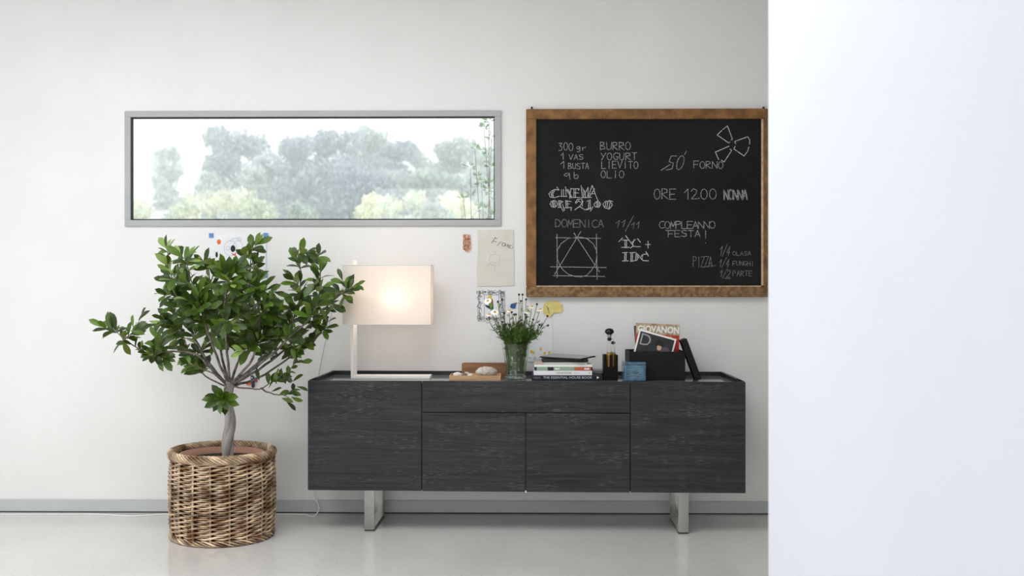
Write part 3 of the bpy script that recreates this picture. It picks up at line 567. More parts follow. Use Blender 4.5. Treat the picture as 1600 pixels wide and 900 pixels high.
for side in range(4):
    for k in range(26):
        q = k / 25
        cx, cy = ((748 + 38 * q, 457), (785, 457 + 41 * q), (748 + 38 * q, 498), (749.5, 457 + 41 * q))[side]
        st.append(arc(cx + rg.uniform(-1.5, 1.5), cy + rg.uniform(-1.2, 1.2), rg.uniform(1.2, 3.4), rg.uniform(1, 3), rg.uniform(0, 180), rg.uniform(220, 420), 6))
st += [[(756.5, 461), (756.8, 495)], [(756, 460.5), (779, 461)], [(779.5, 461), (779, 495)], [(788, 454), (788, 500)]]
lines(p, 'scribbled_border', st, M['pencil'], .0022)
for pts, m in (([(762, 465), (765, 460), (769, 462), (768, 467)], 'yellowink'), ([(760, 466), (764, 465), (763, 468)], 'ink'), ([(766, 465), (770, 468), (771, 478), (768, 474)], 'red'), ([(757, 476), (766, 478), (765, 483), (760, 480)], 'navy'), ([(764, 473), (768, 470), (771, 480), (769, 485), (764, 482)], 'leafgreen'), ([(767, 479), (771, 477), (771, 483), (769, 486)], 'teal')):
    blob(p, 'parrot_patch', pts, M[m])
p = paper('bird_cutout', [(797, 478), (799, 474.5), (803, 474), (807, 472.5), (806, 477), (805, 482), (798, 481.5)], M['blue'], 'tiny blue and teal bird cutout above the flowers', 'cutout'); blob(p, 'teal_wing', [(797, 478), (799.5, 475), (800.5, 481), (797.8, 481)], M['teal']); blob(p, 'tail', [(803, 474.3), (808, 472.8), (805.5, 476)], M['walnut'])
p = paper('yellow_paper_shape', [(848, 484), (850, 475), (856, 471), (866, 470.5), (874, 472.5), (879, 477), (879.5, 485), (877, 488.5), (865, 489), (863, 492), (858, 497), (853, 493), (848.5, 489)], M['yellow'], 'cream-yellow cut paper shape under the chalkboard corner', 'cutout', y=-.006)
lines(p, 'green_mark', [[(854, 478), (858, 488)], [(856, 480), (858, 490)]], M['leafgreen'], .003, y=-.0068)
p = paper('torn_drawing', [(824, 505), (846, 498), (860, 496), (862.5, 505), (863, 515), (864, 522), (862.5, 530), (864.5, 541), (863, 550), (864, 566), (840, 567), (824, 566)], M['paper'], 'torn white paper with yellow flower drawings behind the book stack', y=-.003)
for x, y_ in ((833, 551), (845, 545.5), (851, 552), (858.5, 551), (830, 549)): blob(p, 'yellow_flower', arc(x, y_, 2.1, 2.8, 20, 380, 6)[:-1], M['yellowink'], -.0038)
lines(p, 'green_strokes', [[(824, 558), (829, 560)], [(834, 562), (836, 558)], [(842, 559), (848, 556)], [(825, 565.5), (845, 565.5)], [(858, 554), (860, 558)]], M['leafgreen'], .0024, y=-.0037)
# toucan-like paper bird under the tree branches
c = W(396, 606); p = empty('paper_bird', 'dark blue paper bird with orange wings on the wall beside the trunk', 'cutout', (c.x, -.006, c.z))
bz = lambda pts: [(375 + x / 15, 575 + y / 15) for x, y in pts]
sheet('body', bz([(250, 180), (290, 170), (330, 210), (345, 280), (335, 360), (340, 420), (330, 460), (290, 470), (268, 440), (270, 380), (255, 300), (245, 230)]), M['navy'], None, y=-.010, th=.004, par=p)
sheet('wing', bz([(140, 370), (170, 335), (225, 320), (255, 350), (250, 400), (200, 415), (150, 400)]), M['orange'], None, y=-.008, th=.002, par=p)['label'] = 'orange-yellow left wing'
sheet('wing', bz([(335, 290), (370, 260), (405, 265), (410, 300), (395, 330), (350, 320)]), M['red'], None, y=-.008, th=.002, par=p)['label'] = 'red right wing'
blob(p, 'eye', bz(arc(278, 230, 16, 18, n=8)[:-1]), M['magwhite'], -.0105)

# ------------------------------------------------------------------ table lamp
def lp(px, py, d): return P(px, py, d)
lz0, lz1 = 4.385, 4.475
A = P(548, 592, lz0); B = P(672, 592, lz0)
lamp = empty('table_lamp', 'lit white table lamp with a rectangular fabric shade on an L-shaped base', 'lamp', (A.x + .2, A.y + .05, ZT))
ya, yb = A.y, A.y + .10; th = .0135
box('base', (A.x, ya, ZT), (B.x, yb, ZT + .014), M['lampwhite'], lamp, .001)
ztop = P(555, 405.5, 4.42).z
box('stem', (A.x, ya, ZT + .014), (A.x + th, yb, ztop), M['lampwhite'], lamp, .001)
sx0, sx1 = P(535, 460, 4.37).x, P(673, 460, 4.37).x; sz0, sz1 = P(600, 507, 4.37).z, P(600, 414, 4.37).z; sy0, sy1 = P(600, 460, 4.37).y, P(600, 460, 4.37).y + .135
mb = MB(); tt = .002
for a, b in (((sx0, sy0, sz0), (sx1, sy0 + tt, sz1)), ((sx0, sy1 - tt, sz0), (sx1, sy1, sz1)), ((sx0, sy0 + tt, sz0), (sx0 + tt, sy1 - tt, sz1)), ((sx1 - tt, sy0 + tt, sz0), (sx1, sy1 - tt, sz1))): mb.box(a, b)
shade = mb.build('lamp_shade', M['shade'], lamp)
mb = MB(); e = .003
for zz in (sz0, sz1):
    for a, b in (((sx0, sy0), (sx1, sy0)), ((sx1, sy0), (sx1, sy1)), ((sx1, sy1), (sx0, sy1)), ((sx0, sy1), (sx0, sy0))): mb.tube([(a[0], a[1], zz), (b[0], b[1], zz)], .0022, 6)
for xx, yy in ((sx0, sy0), (sx1, sy0), (sx0, sy1), (sx1, sy1)): mb.tube([(xx, yy, sz0), (xx, yy, sz1)], .0015, 6)
mb.build('shade_trim', M['white'], shade)
bc = Vector(((P(620, 463, 4.43)).x, sy0 + .098, P(620, 463, 4.43).z))
mb = MB().tube([(A.x + th, (sy0 + sy1) / 2, bc.z - .06), (bc.x, (sy0 + sy1) / 2, bc.z - .06), (bc.x, (sy0 + sy1) / 2, bc.z - .035)], .006, 8).build('arm', M['lampwhite'], lamp)
mb = MB().lathe([(.001, -.028), (.012, -.026), (.014, -.012), (.022, .006), (.024, .018), (.018, .034), (.001, .042)], bc, 16).build('bulb', emat('lit_bulb', (1, .86, .68), 12), lamp)
pt = bpy.data.lights.new('bulb_light', 'POINT'); pt.energy = 2.5; pt.color = (1, .90, .80); pt.shadow_soft_size = .03; po = bpy.data.objects.new('bulb_light', pt); COL.objects.link(po); po.location = bc - Vector((0, .028, 0))

# ------------------------------------------------------------------ cords
def smooth(pts, k=6):
    out = []; n = len(pts)
    for i in range(n - 1):
        p0, p1, p2, p3 = pts[max(i - 1, 0)], pts[i], pts[i + 1], pts[min(i + 2, n - 1)]
        for q in range(k):
            t = q / k; out.append(.5 * ((2 * p1) + (p2 - p0) * t + (2 * p0 - 5 * p1 + 4 * p2 - p3) * t * t + (-p0 + 3 * p1 - 3 * p2 + p3) * t ** 3))
    out.append(pts[-1]); return out
r_ = .0036
pts = [W(491, 700, -.03), W(490, 768, -.05), W(496, 785, -.06)]
for px, py in ((498, 799), (490, 806.5), (478, 804), (462, 801.0), (440, 798), (380, 798), (300, 799), (258, 800.5), (232, 805), (205, 806.5), (178, 805), (150, 801.2), (110, 800.6), (40, 800.6), (-40, 800.6)):
    q = FL(px, max(py, 803.5), r_)
    if px == 498: q = W(498, 797, -.07)
    pts.append(Vector((max(q.x, XL + .01), min(q.y, -.02), r_ if px < 498 else q.z)))
o = recentre(MB().tube(smooth(pts), r_, 8).build('lamp_cord', M['white'])); tag(o, 'white lamp cord hanging below the sideboard and lying along the baseboard', 'cord')
pts = smooth([W(524, 455, -.012), W(516, 500, -.012), W(505, 550, -.012), W(497.5, 590, -.012), W(492, 640, -.012), W(491, 699, -.028)])
o = recentre(MB().tube(pts, .0016, 6).build('thin_wire', M['greytext'])); tag(o, 'thin grey wire slanting down the wall between tree and lamp', 'wire')

# ------------------------------------------------------------------ wooden trays and stones
def tray(name, x0, x1, y0, y1, z0, z1, t, m, label):
    c = ((x0 + x1) / 2, (y0 + y1) / 2, z0); r = empty(name, label, 'box', c)
    box('bottom', (x0, y0, z0), (x1, y1, z0 + t), m, r)
    for nm, a, b in (('side_panel', (x0, y0, z0 + t), (x1, y0 + t, z1)), ('side_panel', (x0, y1 - t, z0 + t), (x1, y1, z1)), ('side_panel', (x0, y0 + t, z0 + t), (x0 + t, y1 - t, z1)), ('side_panel', (x1 - t, y0 + t, z0 + t), (x1, y1 - t, z1))): box(nm, a, b, m, r, .0008)
    return r
a, b = P(702, 590, 4.335), P(782.5, 590, 4.335); TZ1 = P(740, 587, 4.335).z
tray('wooden_tray', a.x, b.x, a.y, a.y + .125, ZT, TZ1, .006, M['oakpale'], 'shallow pale wood tray holding a large stone and shells')
fz = ZT + .0065
def pebble(name, px, d, w_, h_, dp, m, label, cat, seed, group=None, par=None, rz=0, z0=None):
    c = P(px, 590, d); rg = random.Random(seed); bm = bmesh.new(); bmesh.ops.create_icosphere(bm, subdivisions=3, radius=1)
    for v in bm.verts:
        k = 1 + .10 * noise.noise(v.co * 1.4 + Vector((seed, 0, 0))); v.co = Vector((v.co.x * w_ / 2 * k, v.co.y * dp / 2 * k, v.co.z * h_ / 2 * k))
    zmin = min(v.co.z for v in bm.verts); me = bpy.data.meshes.new(name)
    for v in bm.verts: v.co.z -= zmin
    for f_ in bm.faces: f_.smooth = True
    bm.to_mesh(me); bm.free(); me.materials.append(m); o = bpy.data.objects.new(name, me); COL.objects.link(o); o.location = (c.x, c.y, fz if z0 is None else z0); o.rotation_euler = (0, 0, rz); tag(o, label, cat, group)
pebble('stone', 760, 4.40, .112, .058, .075, M['stone'], 'large rounded speckled grey stone in the pale wood tray', 'stone', 2)
g_ = 'shells and pebbles in the pale tray'
pebble('shell', 715, 4.375, .052, .030, .03, M['shell'], 'largest white shell at the left of the tray', 'shell', 3, g_)
pebble('shell', 735, 4.37, .030, .024, .03, M['shell'], 'white shell touching the large stone', 'shell', 6, g_, rz=.6)
pebble('pebble', 726, 4.385, .024, .024, .022, M['pebbledark'], 'dark pebble between the two white shells', 'pebble', 4, g_)
pebble('pebble', 729, 4.425, .036, .026, .022, M['stone'], 'grey pebble at the back of the tray near the dark one', 'pebble', 5, g_)
a, b = P(721.5, 590, 4.49), P(794, 590, 4.49)
tray('wooden_box', a.x, b.x, a.y, a.y + .055, ZT, P(740, 568, 4.49).z, .007, M['walnut'], 'taller brown wooden box behind the pale tray')

# ------------------------------------------------------------------ vase with chamomile
vc = P(806, 592, 4.385); vx, vy = vc.x, vc.y
vase = empty('glass_vase', 'clear flared glass vase filled with chamomile stems', 'vase', (vx, vy, ZT))
prof = [(.052, 0), (.059, .004), (.060, .014), (.055, .030), (.053, .045), (.057, .07), (.063, .11), (.070, .150), (.076, .186)]
mb = MB().lathe(prof, (vx, vy, ZT), 32, cap0=True); mb.lathe([(r - .003, z) for r, z in prof[::-1][:-2]] + [(.045, .022), (.001, .02)], (vx, vy, ZT), 32); mb.lathe([(.076, .186), (.0745, .188), (.073, .186)], (vx, vy, ZT), 32)
mb.build('glass', M['clearglass'], vase)
MB().lathe([(.001, .001), (.050, .002), (.056, .010), (.05, .018), (.001, .019)], (vx, vy, ZT), 24).build('thick_base', M['thickglass'], vase)
MB().lathe([(.001, .0235), (.045, .0235), (.050, .045), (.054, .07), (.058, .095), (.001, .095)], (vx, vy, ZT), 24).build('water', M['water'], vase)
VT = ZT + .186
def chamomile(px, py, kind, label, dy=0.0, seed=0, group=None, via=None):
    rg = random.Random(seed); tip = P(px, py, 4.385 + dy); a = rg.uniform(0, 6.28)
    p0 = Vector((vx + math.cos(a) * .025, vy + math.sin(a) * .025, ZT + .03 + rg.uniform(0, .02)))
    dirn = Vector((tip.x - vx, tip.y - vy, 0)); q = min(1, .052 / max(dirn.length, .001)) ; p1 = Vector((vx + dirn.x * q * .8, vy + dirn.y * q * .8, VT - .01)) if seed < 50 else Vector((vx + math.cos(a) * rg.uniform(.02, .06), vy + math.sin(a) * rg.uniform(.02, .06), VT - .01)); p0 = Vector((vx + math.cos(a) * .038, vy + math.sin(a) * .038, p0.z))
    if via: mids = [P(x, y, 4.385 + dy * .8) for x, y in via]
    else: mids = [p1.lerp(tip, .55) + Vector((dirn.x * .04, 0, -.012))]
    pts = smooth([p0, p1] + mids + [tip], 5)
    root = empty('chamomile', label, 'flower', p0, group)
    MB().tube(pts, [.0026 - .0012 * i / len(pts) for i in range(len(pts))], 5).build('stem', M['stem'], root)
    # feathery leaves along the stem
    ml = MB()
    for i, p in enumerate(pts[3:-2]):
        if p.z > tip.z - .03: continue
        for _ in range(7 if p.z < VT + .045 else (4 if p.z < VT + .085 else (1 if rg.random() < .6 else 0))):
            d = Vector((rg.gauss(0, .8), rg.gauss(0, .8), rg.gauss(.6, .5))).normalized(); l = rg.uniform(.018, .045)
            if p.z < VT: 
                d.z = abs(d.z); e_ = p + d * l; k = math.hypot(e_.x - vx, e_.y - vy); lim = .048 if p.z < VT - .05 else .058
                if k > lim: d = (Vector((vx + (e_.x - vx) * lim / k, vy + (e_.y - vy) * lim / k, e_.z)) - p).normalized(); l *= .8
            e_ = p + d * l; s = d.cross(Vector((rg.random() - .5, rg.random() - .5, rg.random()))).normalized()
            ml.add([p, p + d * l * .5 + s * .0028, e_, p + d * l * .5 - s * .0028], [(0, 1, 2, 3)])
            for k in (.3, .5, .7):
                for sg in (-1, 1):
                    b0 = p + d * l * k; b1 = b0 + (d * .5 + s * sg).normalized() * l * .35; nn = d.cross(s) * .0012
                    ml.add([b0 - d * .0014, b1, b0 + d * .0014], [(0, 1, 2)])
    if ml.v: o = ml.build('foliage', M['feather' if seed % 3 else 'feather2'], root); o['kind'] = 'stuff'
    t_ = (pts[-1] - pts[-2]).normalized(); fac = (t_ * .6 + Vector((rg.uniform(-.3, .3), -.9, .35))).normalized()
    if kind == 'bud':
        MB().lathe([(.001, -.005), (.005, -.001), (.0062, .003), (.0045, .007), (.001, .008)], tip, 8).build('bud', M['bud'], root)
    else:
        R_ = .021 if kind == 'daisy' else .0135; u = fac.cross(Vector((0, 0, 1))).normalized(); v = u.cross(fac)
        if kind == 'side': fac = (Vector((rg.uniform(-.2, .2), -.35, .9))).normalized(); u = fac.cross(Vector((0, 1, 0))).normalized(); v = u.cross(fac)
        for k in range(12):
            an = 2 * PI * k / 12; d = u * math.cos(an) + v * math.sin(an); s = fac.cross(d); droop = -.25 if kind == 'daisy' else -.9
            a0 = tip + d * .004; m0 = tip + d * R_ * .65 + fac * R_ * .1 * droop; e0 = tip + d * R_ + fac * R_ * .5 * droop
            MB().add([a0 - s * .001, m0 - s * .005, e0 - s * .003, e0 + s * .003, m0 + s * .005, a0 + s * .001], [(0, 1, 4, 5), (1, 2, 3, 4)]).build('petal', M['petal'], root)
        mb = MB(); rr = .0072
        for (r0, z0) in ((rr, 0), (rr * .9, .002), (rr * .55, .0042)):
            pass
        ringv = []
        for (r0, z0) in ((rr, -.001), (rr * .95, .0018), (rr * .6, .0042), (.0004, .005)):
            for k in range(10): an = 2 * PI * k / 10; ringv.append(tip + (u * math.cos(an) + v * math.sin(an)) * r0 + fac * z0)
        mb.add(ringv, [(i * 10 + k, i * 10 + (k + 1) % 10, (i + 1) * 10 + (k + 1) % 10, (i + 1) * 10 + k) for i in range(3) for k in range(10)], 0, True).build('flower_centre', M['floret'], root)
G1 = 'chamomile stems in the glass vase'
fl = [(762, 470, 'daisy', 'upper left white daisy in front of the parrot drawing'), (773, 487.5, 'daisy', 'open white daisy low at the left of the bouquet'), (796, 485, 'side', 'daisy with orange centre just below the blue bird'), (823.5, 487, 'side', 'drooping daisy with brownish centre right of the bouquet middle'),
      (844, 483, 'side', 'fading daisy beside the yellow paper shape'), (764, 491, 'side', 'small half-open daisy at the far left'), (831, 479, 'side', 'tiny seed head daisy left of the yellow paper')]
for i, (x, y_, k, l) in enumerate(fl): chamomile(x, y_, k, l, (-.03, -.045, -.01, -.02, .03, -.05, .02)[i], i + 1, G1, via=[(766, 505), (776, 520)][::-1] if i == 5 else None)
for i, (x, y_, l) in enumerate([(811, 461, 'left one of the two topmost dark buds'), (816.5, 461, 'right one of the two topmost dark buds'), (822, 468.5, 'dark bud just right of the two topmost buds'), (814, 471, 'dark bud under the two topmost buds'), (785, 468.5, 'dark bud over the right edge of the parrot drawing'),
      (778, 472, 'green bud inside the parrot drawing'), (839, 476, 'flat dark bud left of the yellow paper shape'), (855.5, 494.5, 'dark bud at the far right over the yellow paper tail'), (856, 509, 'rightmost bent bud over the torn drawing'), (843, 508, 'low dark bud over the torn drawing'), (833, 500, 'bud halfway down on the right side'), (806, 492, 'short bud in the bouquet middle'), (788, 490, 'short bud left of the bouquet middle')]):
    chamomile(x, y_, 'bud', l, rnd.uniform(-.04, .04), 20 + i, G1, via=[(838, 528), (848, 512)] if i == 8 else ([(832, 527)] if i == 9 else None))
for i in range(26):
    an = i * 2.4; rr = rnd.uniform(8, 30); chamomile(805 + rr * math.cos(an), 516 - abs(rnd.gauss(0, 16)) + (8 if rr > 20 else 0), 'bud', 'green filler chamomile stem with feathery leaves in the vase middle', .05 * math.sin(an), 50 + i, G1)

# ------------------------------------------------------------------ text helper (filled letters)
def text(name, s, size, M4, m, parent, ext=.0002, xs=1.0, bold=0.0):
    cu = bpy.data.curves.new(name, 'FONT'); cu.body = s; cu.size = size; cu.extrude = ext; cu.align_x = 'LEFT'; cu.resolution_u = 3; cu.offset = bold
    o = bpy.data.objects.new(name, cu); COL.objects.link(o); dg_ = bpy.context.evaluated_depsgraph_get(); me = bpy.data.meshes.new_from_object(o.evaluated_get(dg_)); bpy.data.objects.remove(o)
    me.transform(Matrix.Scale(xs, 4, (1, 0, 0))); me.transform(worldmat(parent).inverted() @ M4); me.materials.clear(); me.materials.append(m)
    o = bpy.data.objects.new(name, me); COL.objects.link(o); o.parent = parent; return o
def facing(p): return Matrix.Translation(p) @ Matrix.Rotation(R(90), 4, 'X')

# ------------------------------------------------------------------ book stack
def book(name, px0, px1, d, z0, z1, dep, mcover, label, mpages=None, group='stack of books beside the vase', rz=0, cat='book'):
    a, b = P(px0, 590, d), P(px1, 590, d); c = Vector(((a.x + b.x) / 2, a.y + dep / 2, z0)); r = empty(name, label, cat, c, group, rz=rz)
    hw = (b.x - a.x) / 2; t = min(.003, (z1 - z0) * .2); X = worldmat(r)
    def bb(nm, p, q, m, bv=0): return box(nm, p, q, m, r, bv, X)
    H = z1 - z0
    bb('cover', (-hw, -dep / 2, 0), (hw, dep / 2, t), mcover); bb('cover', (-hw, -dep / 2, H - t), (hw, dep / 2, H), mcover); bb('spine', (-hw, -dep / 2, t), (hw, -dep / 2 + t, H - t), mcover)
    bb('pages', (-hw + .003, -dep / 2 + t, t), (hw - .003, dep / 2 - .003, H - t), mpages or M['pages']); return r, Vector((a.x, a.y, z0)), H, hw
zz = [ZT]
def nxt(py): return CAMH - (py - 450) / F * 4.30
z_a = nxt(586.3)
r, p, H, hw = book('book', 831, 941, 4.295, ZT, z_a, .19, M['bookblack'], 'thick black book with white spine lettering at the bottom of the stack')
text('spine_title', 'THE ESSENTIAL HOUSE BOOK', .0165, facing(p + Vector((.058, -.0004, .011))), M['lighttext'], r, xs=1.13)
MB().add([p + Vector(v) for v in ((2 * hw - .028, -.0006, .010), (2 * hw - .016, -.0006, .016), (2 * hw - .028, -.0006, .024))], [(0, 1, 2)]).build('spine_emblem', M['magwhite'], r)
lab = MB()
for k in (.012, .018): lab.box((p.x + .008, p.y - .0005, p.z + k), (p.x + .045, p.y, p.z + k + .001))
lab.build('spine_lines', M['greytext'], r)
z_b = nxt(579.3)
r, p, H, hw = book('book', 834, 925, 4.30, z_a + .0003, z_b, .17, M['bookwhite'], 'white book with maroon spine lettering on the black book')
text('spine_title', 'HOUSE BOOK', .0125, facing(p + Vector((.115, -.0004, .0075))), M['maroon'], r); text('spine_author', 'interiors', .009, facing(p + Vector((.205, -.0004, .0085))), M['greytext'], r)
MB().lathe([(.001, 0), (.003, 0)], (0, 0, 0), 8).build('spine_emblem', M['ink'], r, xf=facing(p + Vector((.285, -.0006, .012))))
a = P(926, 590, 4.40); o = recentre(box('notebook', (a.x - .02, a.y - .02, z_a + .0003), (P(942, 590, 4.42).x, a.y + .075, z_a + .016), M['cover'], None, .002)); 
o.location.x += .021; tag(o, 'small grey notebook lying on the black book beside the bottle holder', 'notebook')
z_c = nxt(573.3)
r, p, H, hw = book('book', 835, 924, 4.30, z_b + .0003, z_c, .175, M['bookgreen'], 'pale green book with orange end on the white book', M['pages'])
for x0, x1, m in ((.205, .29, 'bookorange'), (.0, .012, 'bookdark'), (.068, .098, 'bookdark'), (.255, .282, 'magwhite'), (.105, .13, 'magwhite'), (.29, .298, 'bookdark')):
    k = 0.0003 if m != 'magwhite' else 0.0006; q = 0 if m != 'magwhite' else .005
    MB().box((p.x + x0, p.y - k, p.z + q + .001), (p.x + x1, p.y + .0001, p.z + H - q - .001)).build('spine_patch', M[m], r)
z_d = nxt(569.7); r, p, H, hw = book('magazine', 835, 925, 4.30, z_c + .0003, z_d, .18, M['magwhite'], 'thin white magazine under the grey one in the stack', M['pages'], cat='magazine')
z_e = nxt(566.3); r, p, H, hw = book('magazine', 835.5, 917, 4.30, z_d + .0003, z_e, .18, M['maggrey'], 'thin grey magazine under the dark book', M['pages'], cat='magazine')
MB().box((p.x, p.y - .0004, p.z + .001), (p.x + .05, p.y, p.z + H - .001)).build('spine_patch', M['magtan'], r)
z_f = nxt(561.6); r, p, H, hw = book('book', 847, 919, 4.305, z_e + .0003, z_f, .17, M['bookdark'], 'small dark book under the tablet at the stack top', M['bookdark'])
# tablet-like slab lying askew on top
qs = [Vector((*P(843, 560, 4.36).xy, 0)), Vector((*P(908, 564, 4.26).xy, 0)), Vector((*P(931, 559.5, 4.37).xy, 0)), Vector((*P(866, 556.5, 4.47).xy, 0))]
tb = empty('tablet', 'thin dark slate lying askew on top of the book stack', 'tablet', (qs[0].lerp(qs[2], .5).x, qs[0].lerp(qs[2], .5).y, z_f + .0004))
tz = (.004, 0, .006, .011); vs = [v + Vector((0, 0, z_f + .0005 + q)) for v, q in zip(qs, tz)] + [v + Vector((0, 0, z_f + .0065 + q)) for v, q in zip(qs, tz)]
MB().add(vs, [(0, 3, 2, 1), (4, 5, 6, 7), (0, 1, 5, 4), (1, 2, 6, 5), (2, 3, 7, 6), (3, 0, 4, 7)]).build('case', M['bookdark'], tb, .0015)
cc = sum(qs, Vector()) / 4; vs = [cc + (v - cc) * .94 + Vector((0, 0, z_f + .0072 + q * .94)) for v, q in zip(qs, tz)]; vb = [v - Vector((0, 0, .0008)) for v in vs]
MB().add(vb + vs, [(0, 3, 2, 1), (4, 5, 6, 7), (0, 1, 5, 4), (1, 2, 6, 5), (2, 3, 7, 6), (3, 0, 4, 7)]).build('screen', M['tablet_sheen'], tb)  # grey tone paints the pale reflection onto the dark slab

# ------------------------------------------------------------------ bottle holder and bottles
a, b = P(943.5, 590, 4.31), P(965.5, 590, 4.31); hz = CAMH - (555 - 450) / F * 4.31; wt = .006
hd = empty('bottle_holder', 'dark wenge wood bottle holder with two front slots', 'holder', ((a.x + b.x) / 2, a.y + .038, ZT))
x0, x1, y0 = a.x, b.x, a.y; y1 = y0 + .076; sl = [(P(947.8, 560, 4.31).x, P(952.3, 560, 4.31).x), (P(956.6, 560, 4.31).x, P(961.2, 560, 4.31).x)]; zs = CAMH - (573.5 - 450) / F * 4.31
mb = MB().box((x0, y0, ZT), (x1, y0 + wt, zs))
for xa, xb in ((x0, sl[0][0]), (sl[0][1], sl[1][0]), (sl[1][1], x1)): mb.box((xa, y0, zs), (xb, y0 + wt, hz))
mb.build('front_panel', M['brownwood_dark'], hd)
for nm, p, q in (('side_panel', (x0, y0 + wt, ZT), (x0 + wt, y1, hz)), ('side_panel', (x1 - wt, y0 + wt, ZT), (x1, y1, hz)), ('back_panel', (x0 + wt, y1 - wt, ZT), (x1 - wt, y1, hz)), ('bottom', (x0 + wt, y0 + wt, ZT), (x1 - wt, y1 - wt, ZT + wt))): box(nm, p, q, M['brownwood_dark'], hd)
def bottle(cx, cy, zt_px, label, r0, tall):
    top = CAMH - (zt_px - 450) / F * 4.33; z0 = ZT + wt + .001; neck = top - (.062 if tall else .016); hs = neck - z0; sh = (hz - ZT) / hs * .96
    bt = empty('oil_bottle', label, 'bottle', (cx, cy, z0), 'oil bottles in the wood holder')
    MB().lathe([(r0, 0), (r0, hs * sh), (r0 * .92, hs * (sh + .06)), (r0 * .36, hs * .96), (r0 * .4, hs)], (cx, cy, z0), 20, cap0=True).build('glass', M['clearglass'], bt)
    MB().lathe([(r0 * .92, .002), (r0 * .92, hs * sh), (r0 * .8, hs * (sh + .06)), (.001, hs * (sh + .06))], (cx, cy, z0), 20, cap0=True).build('oil', M['amber'], bt)
    if not tall: MB().lathe([(.009, 0), (.011, .004), (.011, .012), (.001, .016)], (cx, cy, neck - .002), 16, cap0=True).build('stopper', M['black'], bt); return
    MB().lathe([(.007, 0), (.011, .005), (.0115, .012), (.008, .018)], (cx, cy, neck - .003), 16, cap0=True).build('stopper', M['black'], bt)
    MB().lathe([(.008, 0), (.0095, .006), (.012, .018), (.013, .03), (.009, .036)], (cx, cy, neck + .015), 16).build('pourer', M['chrome'], bt)
    MB().lathe([(.013, -.012), (.0235, -.002), (.0235, .006), (.018, .015), (.008, .019), (.001, .0195)], (cx, cy, neck + .042), 18).build('cap', M['black'], bt)
    MB().tube(smooth([Vector((cx + .008, cy, neck + .012)), Vector((cx + .020, cy, neck + .002)), Vector((cx + .025, cy, neck - .02)), Vector((cx + .024, cy, neck - .07))]), .0014, 6).build('wire_handle', M['chrome'], bt)
ccx = (x0 + x1) / 2
bottle(P(952.3, 540, 4.33).x, y0 + .0245, 513, 'front oil bottle with a tall black cap and chrome pourer', .0165, True)
bottle(P(958.2, 540, 4.36).x, y0 + .056, 533, 'rear oil bottle half hidden behind the front one', .0125, False)

# ------------------------------------------------------------------ blue cube
a, b = P(975, 590, 4.235), P(1009, 590, 4.235)
a.y = max(a.y, mid.y + .0); d0 = 4.262; a, b = P(975, 590, d0), P(1009.3, 590, d0); hc = CAMH - (566 - 450) / F * d0
cu = empty('blue_tin', 'small crackled blue glazed cube box in front of the black box', 'box', ((a.x + b.x) / 2, a.y + .05, ZT))
box('body', (a.x, a.y, ZT), (b.x, a.y + .10, hc - .012), M['glaze'], cu, .004); box('lid', (a.x - .001, a.y - .001, hc - .0115), (b.x + .001, a.y + .101, hc), M['glaze'], cu, .003)
mb = MB(); to = lambda x, y_: Vector((P(x, y_, d0).x, a.y - .0006, CAMH - (y_ - 450) / F * d0))
for s in ([(979, 573), (1005, 573), (1005, 577), (979, 577)], [(978, 580), (985, 578.5), (993, 580.5), (1006, 579)], [(979, 587), (990, 585.5), (1005, 588)], arc(992, 582, 8, 3.5), [(977.5, 570), (977.5, 593), (1006.5, 593)], [(980, 591), (988, 589.5), (996, 591), (1004, 590)]): ribbon(mb, s, .0018, to, NB)
mb.build('painted_lines', M['glazelight'], cu)

# ------------------------------------------------------------------ black box with magazines and lid
d1 = 4.31; a, b = P(983.5, 590, d1), P(1070.5, 590, d1); y0 = a.y; y1 = y0 + .185; x0, x1 = a.x, b.x; hb = CAMH - (549.5 - 450) / F * d1
bx = empty('storage_box', 'open black storage box holding magazines', 'box', ((x0 + x1) / 2, (y0 + y1) / 2, ZT)); tk = .005
box('bottom', (x0, y0, ZT), (x1, y1, ZT + tk), M['blackmatte'], bx)
for p, q in (((x0, y0, ZT + tk), (x1, y0 + tk, hb)), ((x0, y1 - tk, ZT + tk), (x1, y1, hb)), ((x0, y0 + tk, ZT + tk), (x0 + tk, y1 - tk, hb)), ((x1 - tk, y0 + tk, ZT + tk), (x1, y1 - tk, hb))): box('side_panel', p, q, M['blackmatte'], bx, .0008)
sc_ = lambda d: d / F
def magazine(label, tlx, tly, d, wpx, hgt, rot, lean, mfill, th=.005, group='magazines in the black box'):
    tl = P(tlx, tly, d); r = empty('magazine', label, 'magazine', tl, group)
    w_ = wpx * d / F; X = Matrix.Translation(tl) @ Matrix.Rotation(rot, 4, 'Y') @ Matrix.Rotation(lean, 4, 'X')
    box('pages', (0, 0, -hgt), (w_, th, 0), M['pages'], r, 0, X); box('cover', (0, -.0008, -hgt), (w_, 0, 0), mfill, r, 0, X)
    def flat(nm, x0_, z0_, x1_, z1_, m, y=-.0012): MB().box((x0_, y, z0_), (x1_, y + .0003, z1_)).build(nm, m, r, 0, X)
    return r, X, w_, flat
r, X, w_, flat = magazine('back magazine in the box, cream title band over red cover', 994, 504.5, 4.43, 68, .215, R(2.8), R(-4), M['magcrimson'])
flat('title_band', .002, -.056, w_ - .001, -.001, M['magcream']); flat('cover_panel', .002, -.082, w_ - .001, -.056, M['magorange'])
text('masthead', 'GIOVANON', .047, X @ Matrix.Translation((.008, -.0018, -.045)) @ Matrix.Rotation(R(90), 4, 'X'), M['magwhite'], r, xs=.86, bold=.0018)
text('cover_line', 'INTERNI', .024, X @ Matrix.Translation((.10, -.0018, -.077)) @ Matrix.Rotation(R(90), 4, 'X'), M['magyellow'], r)
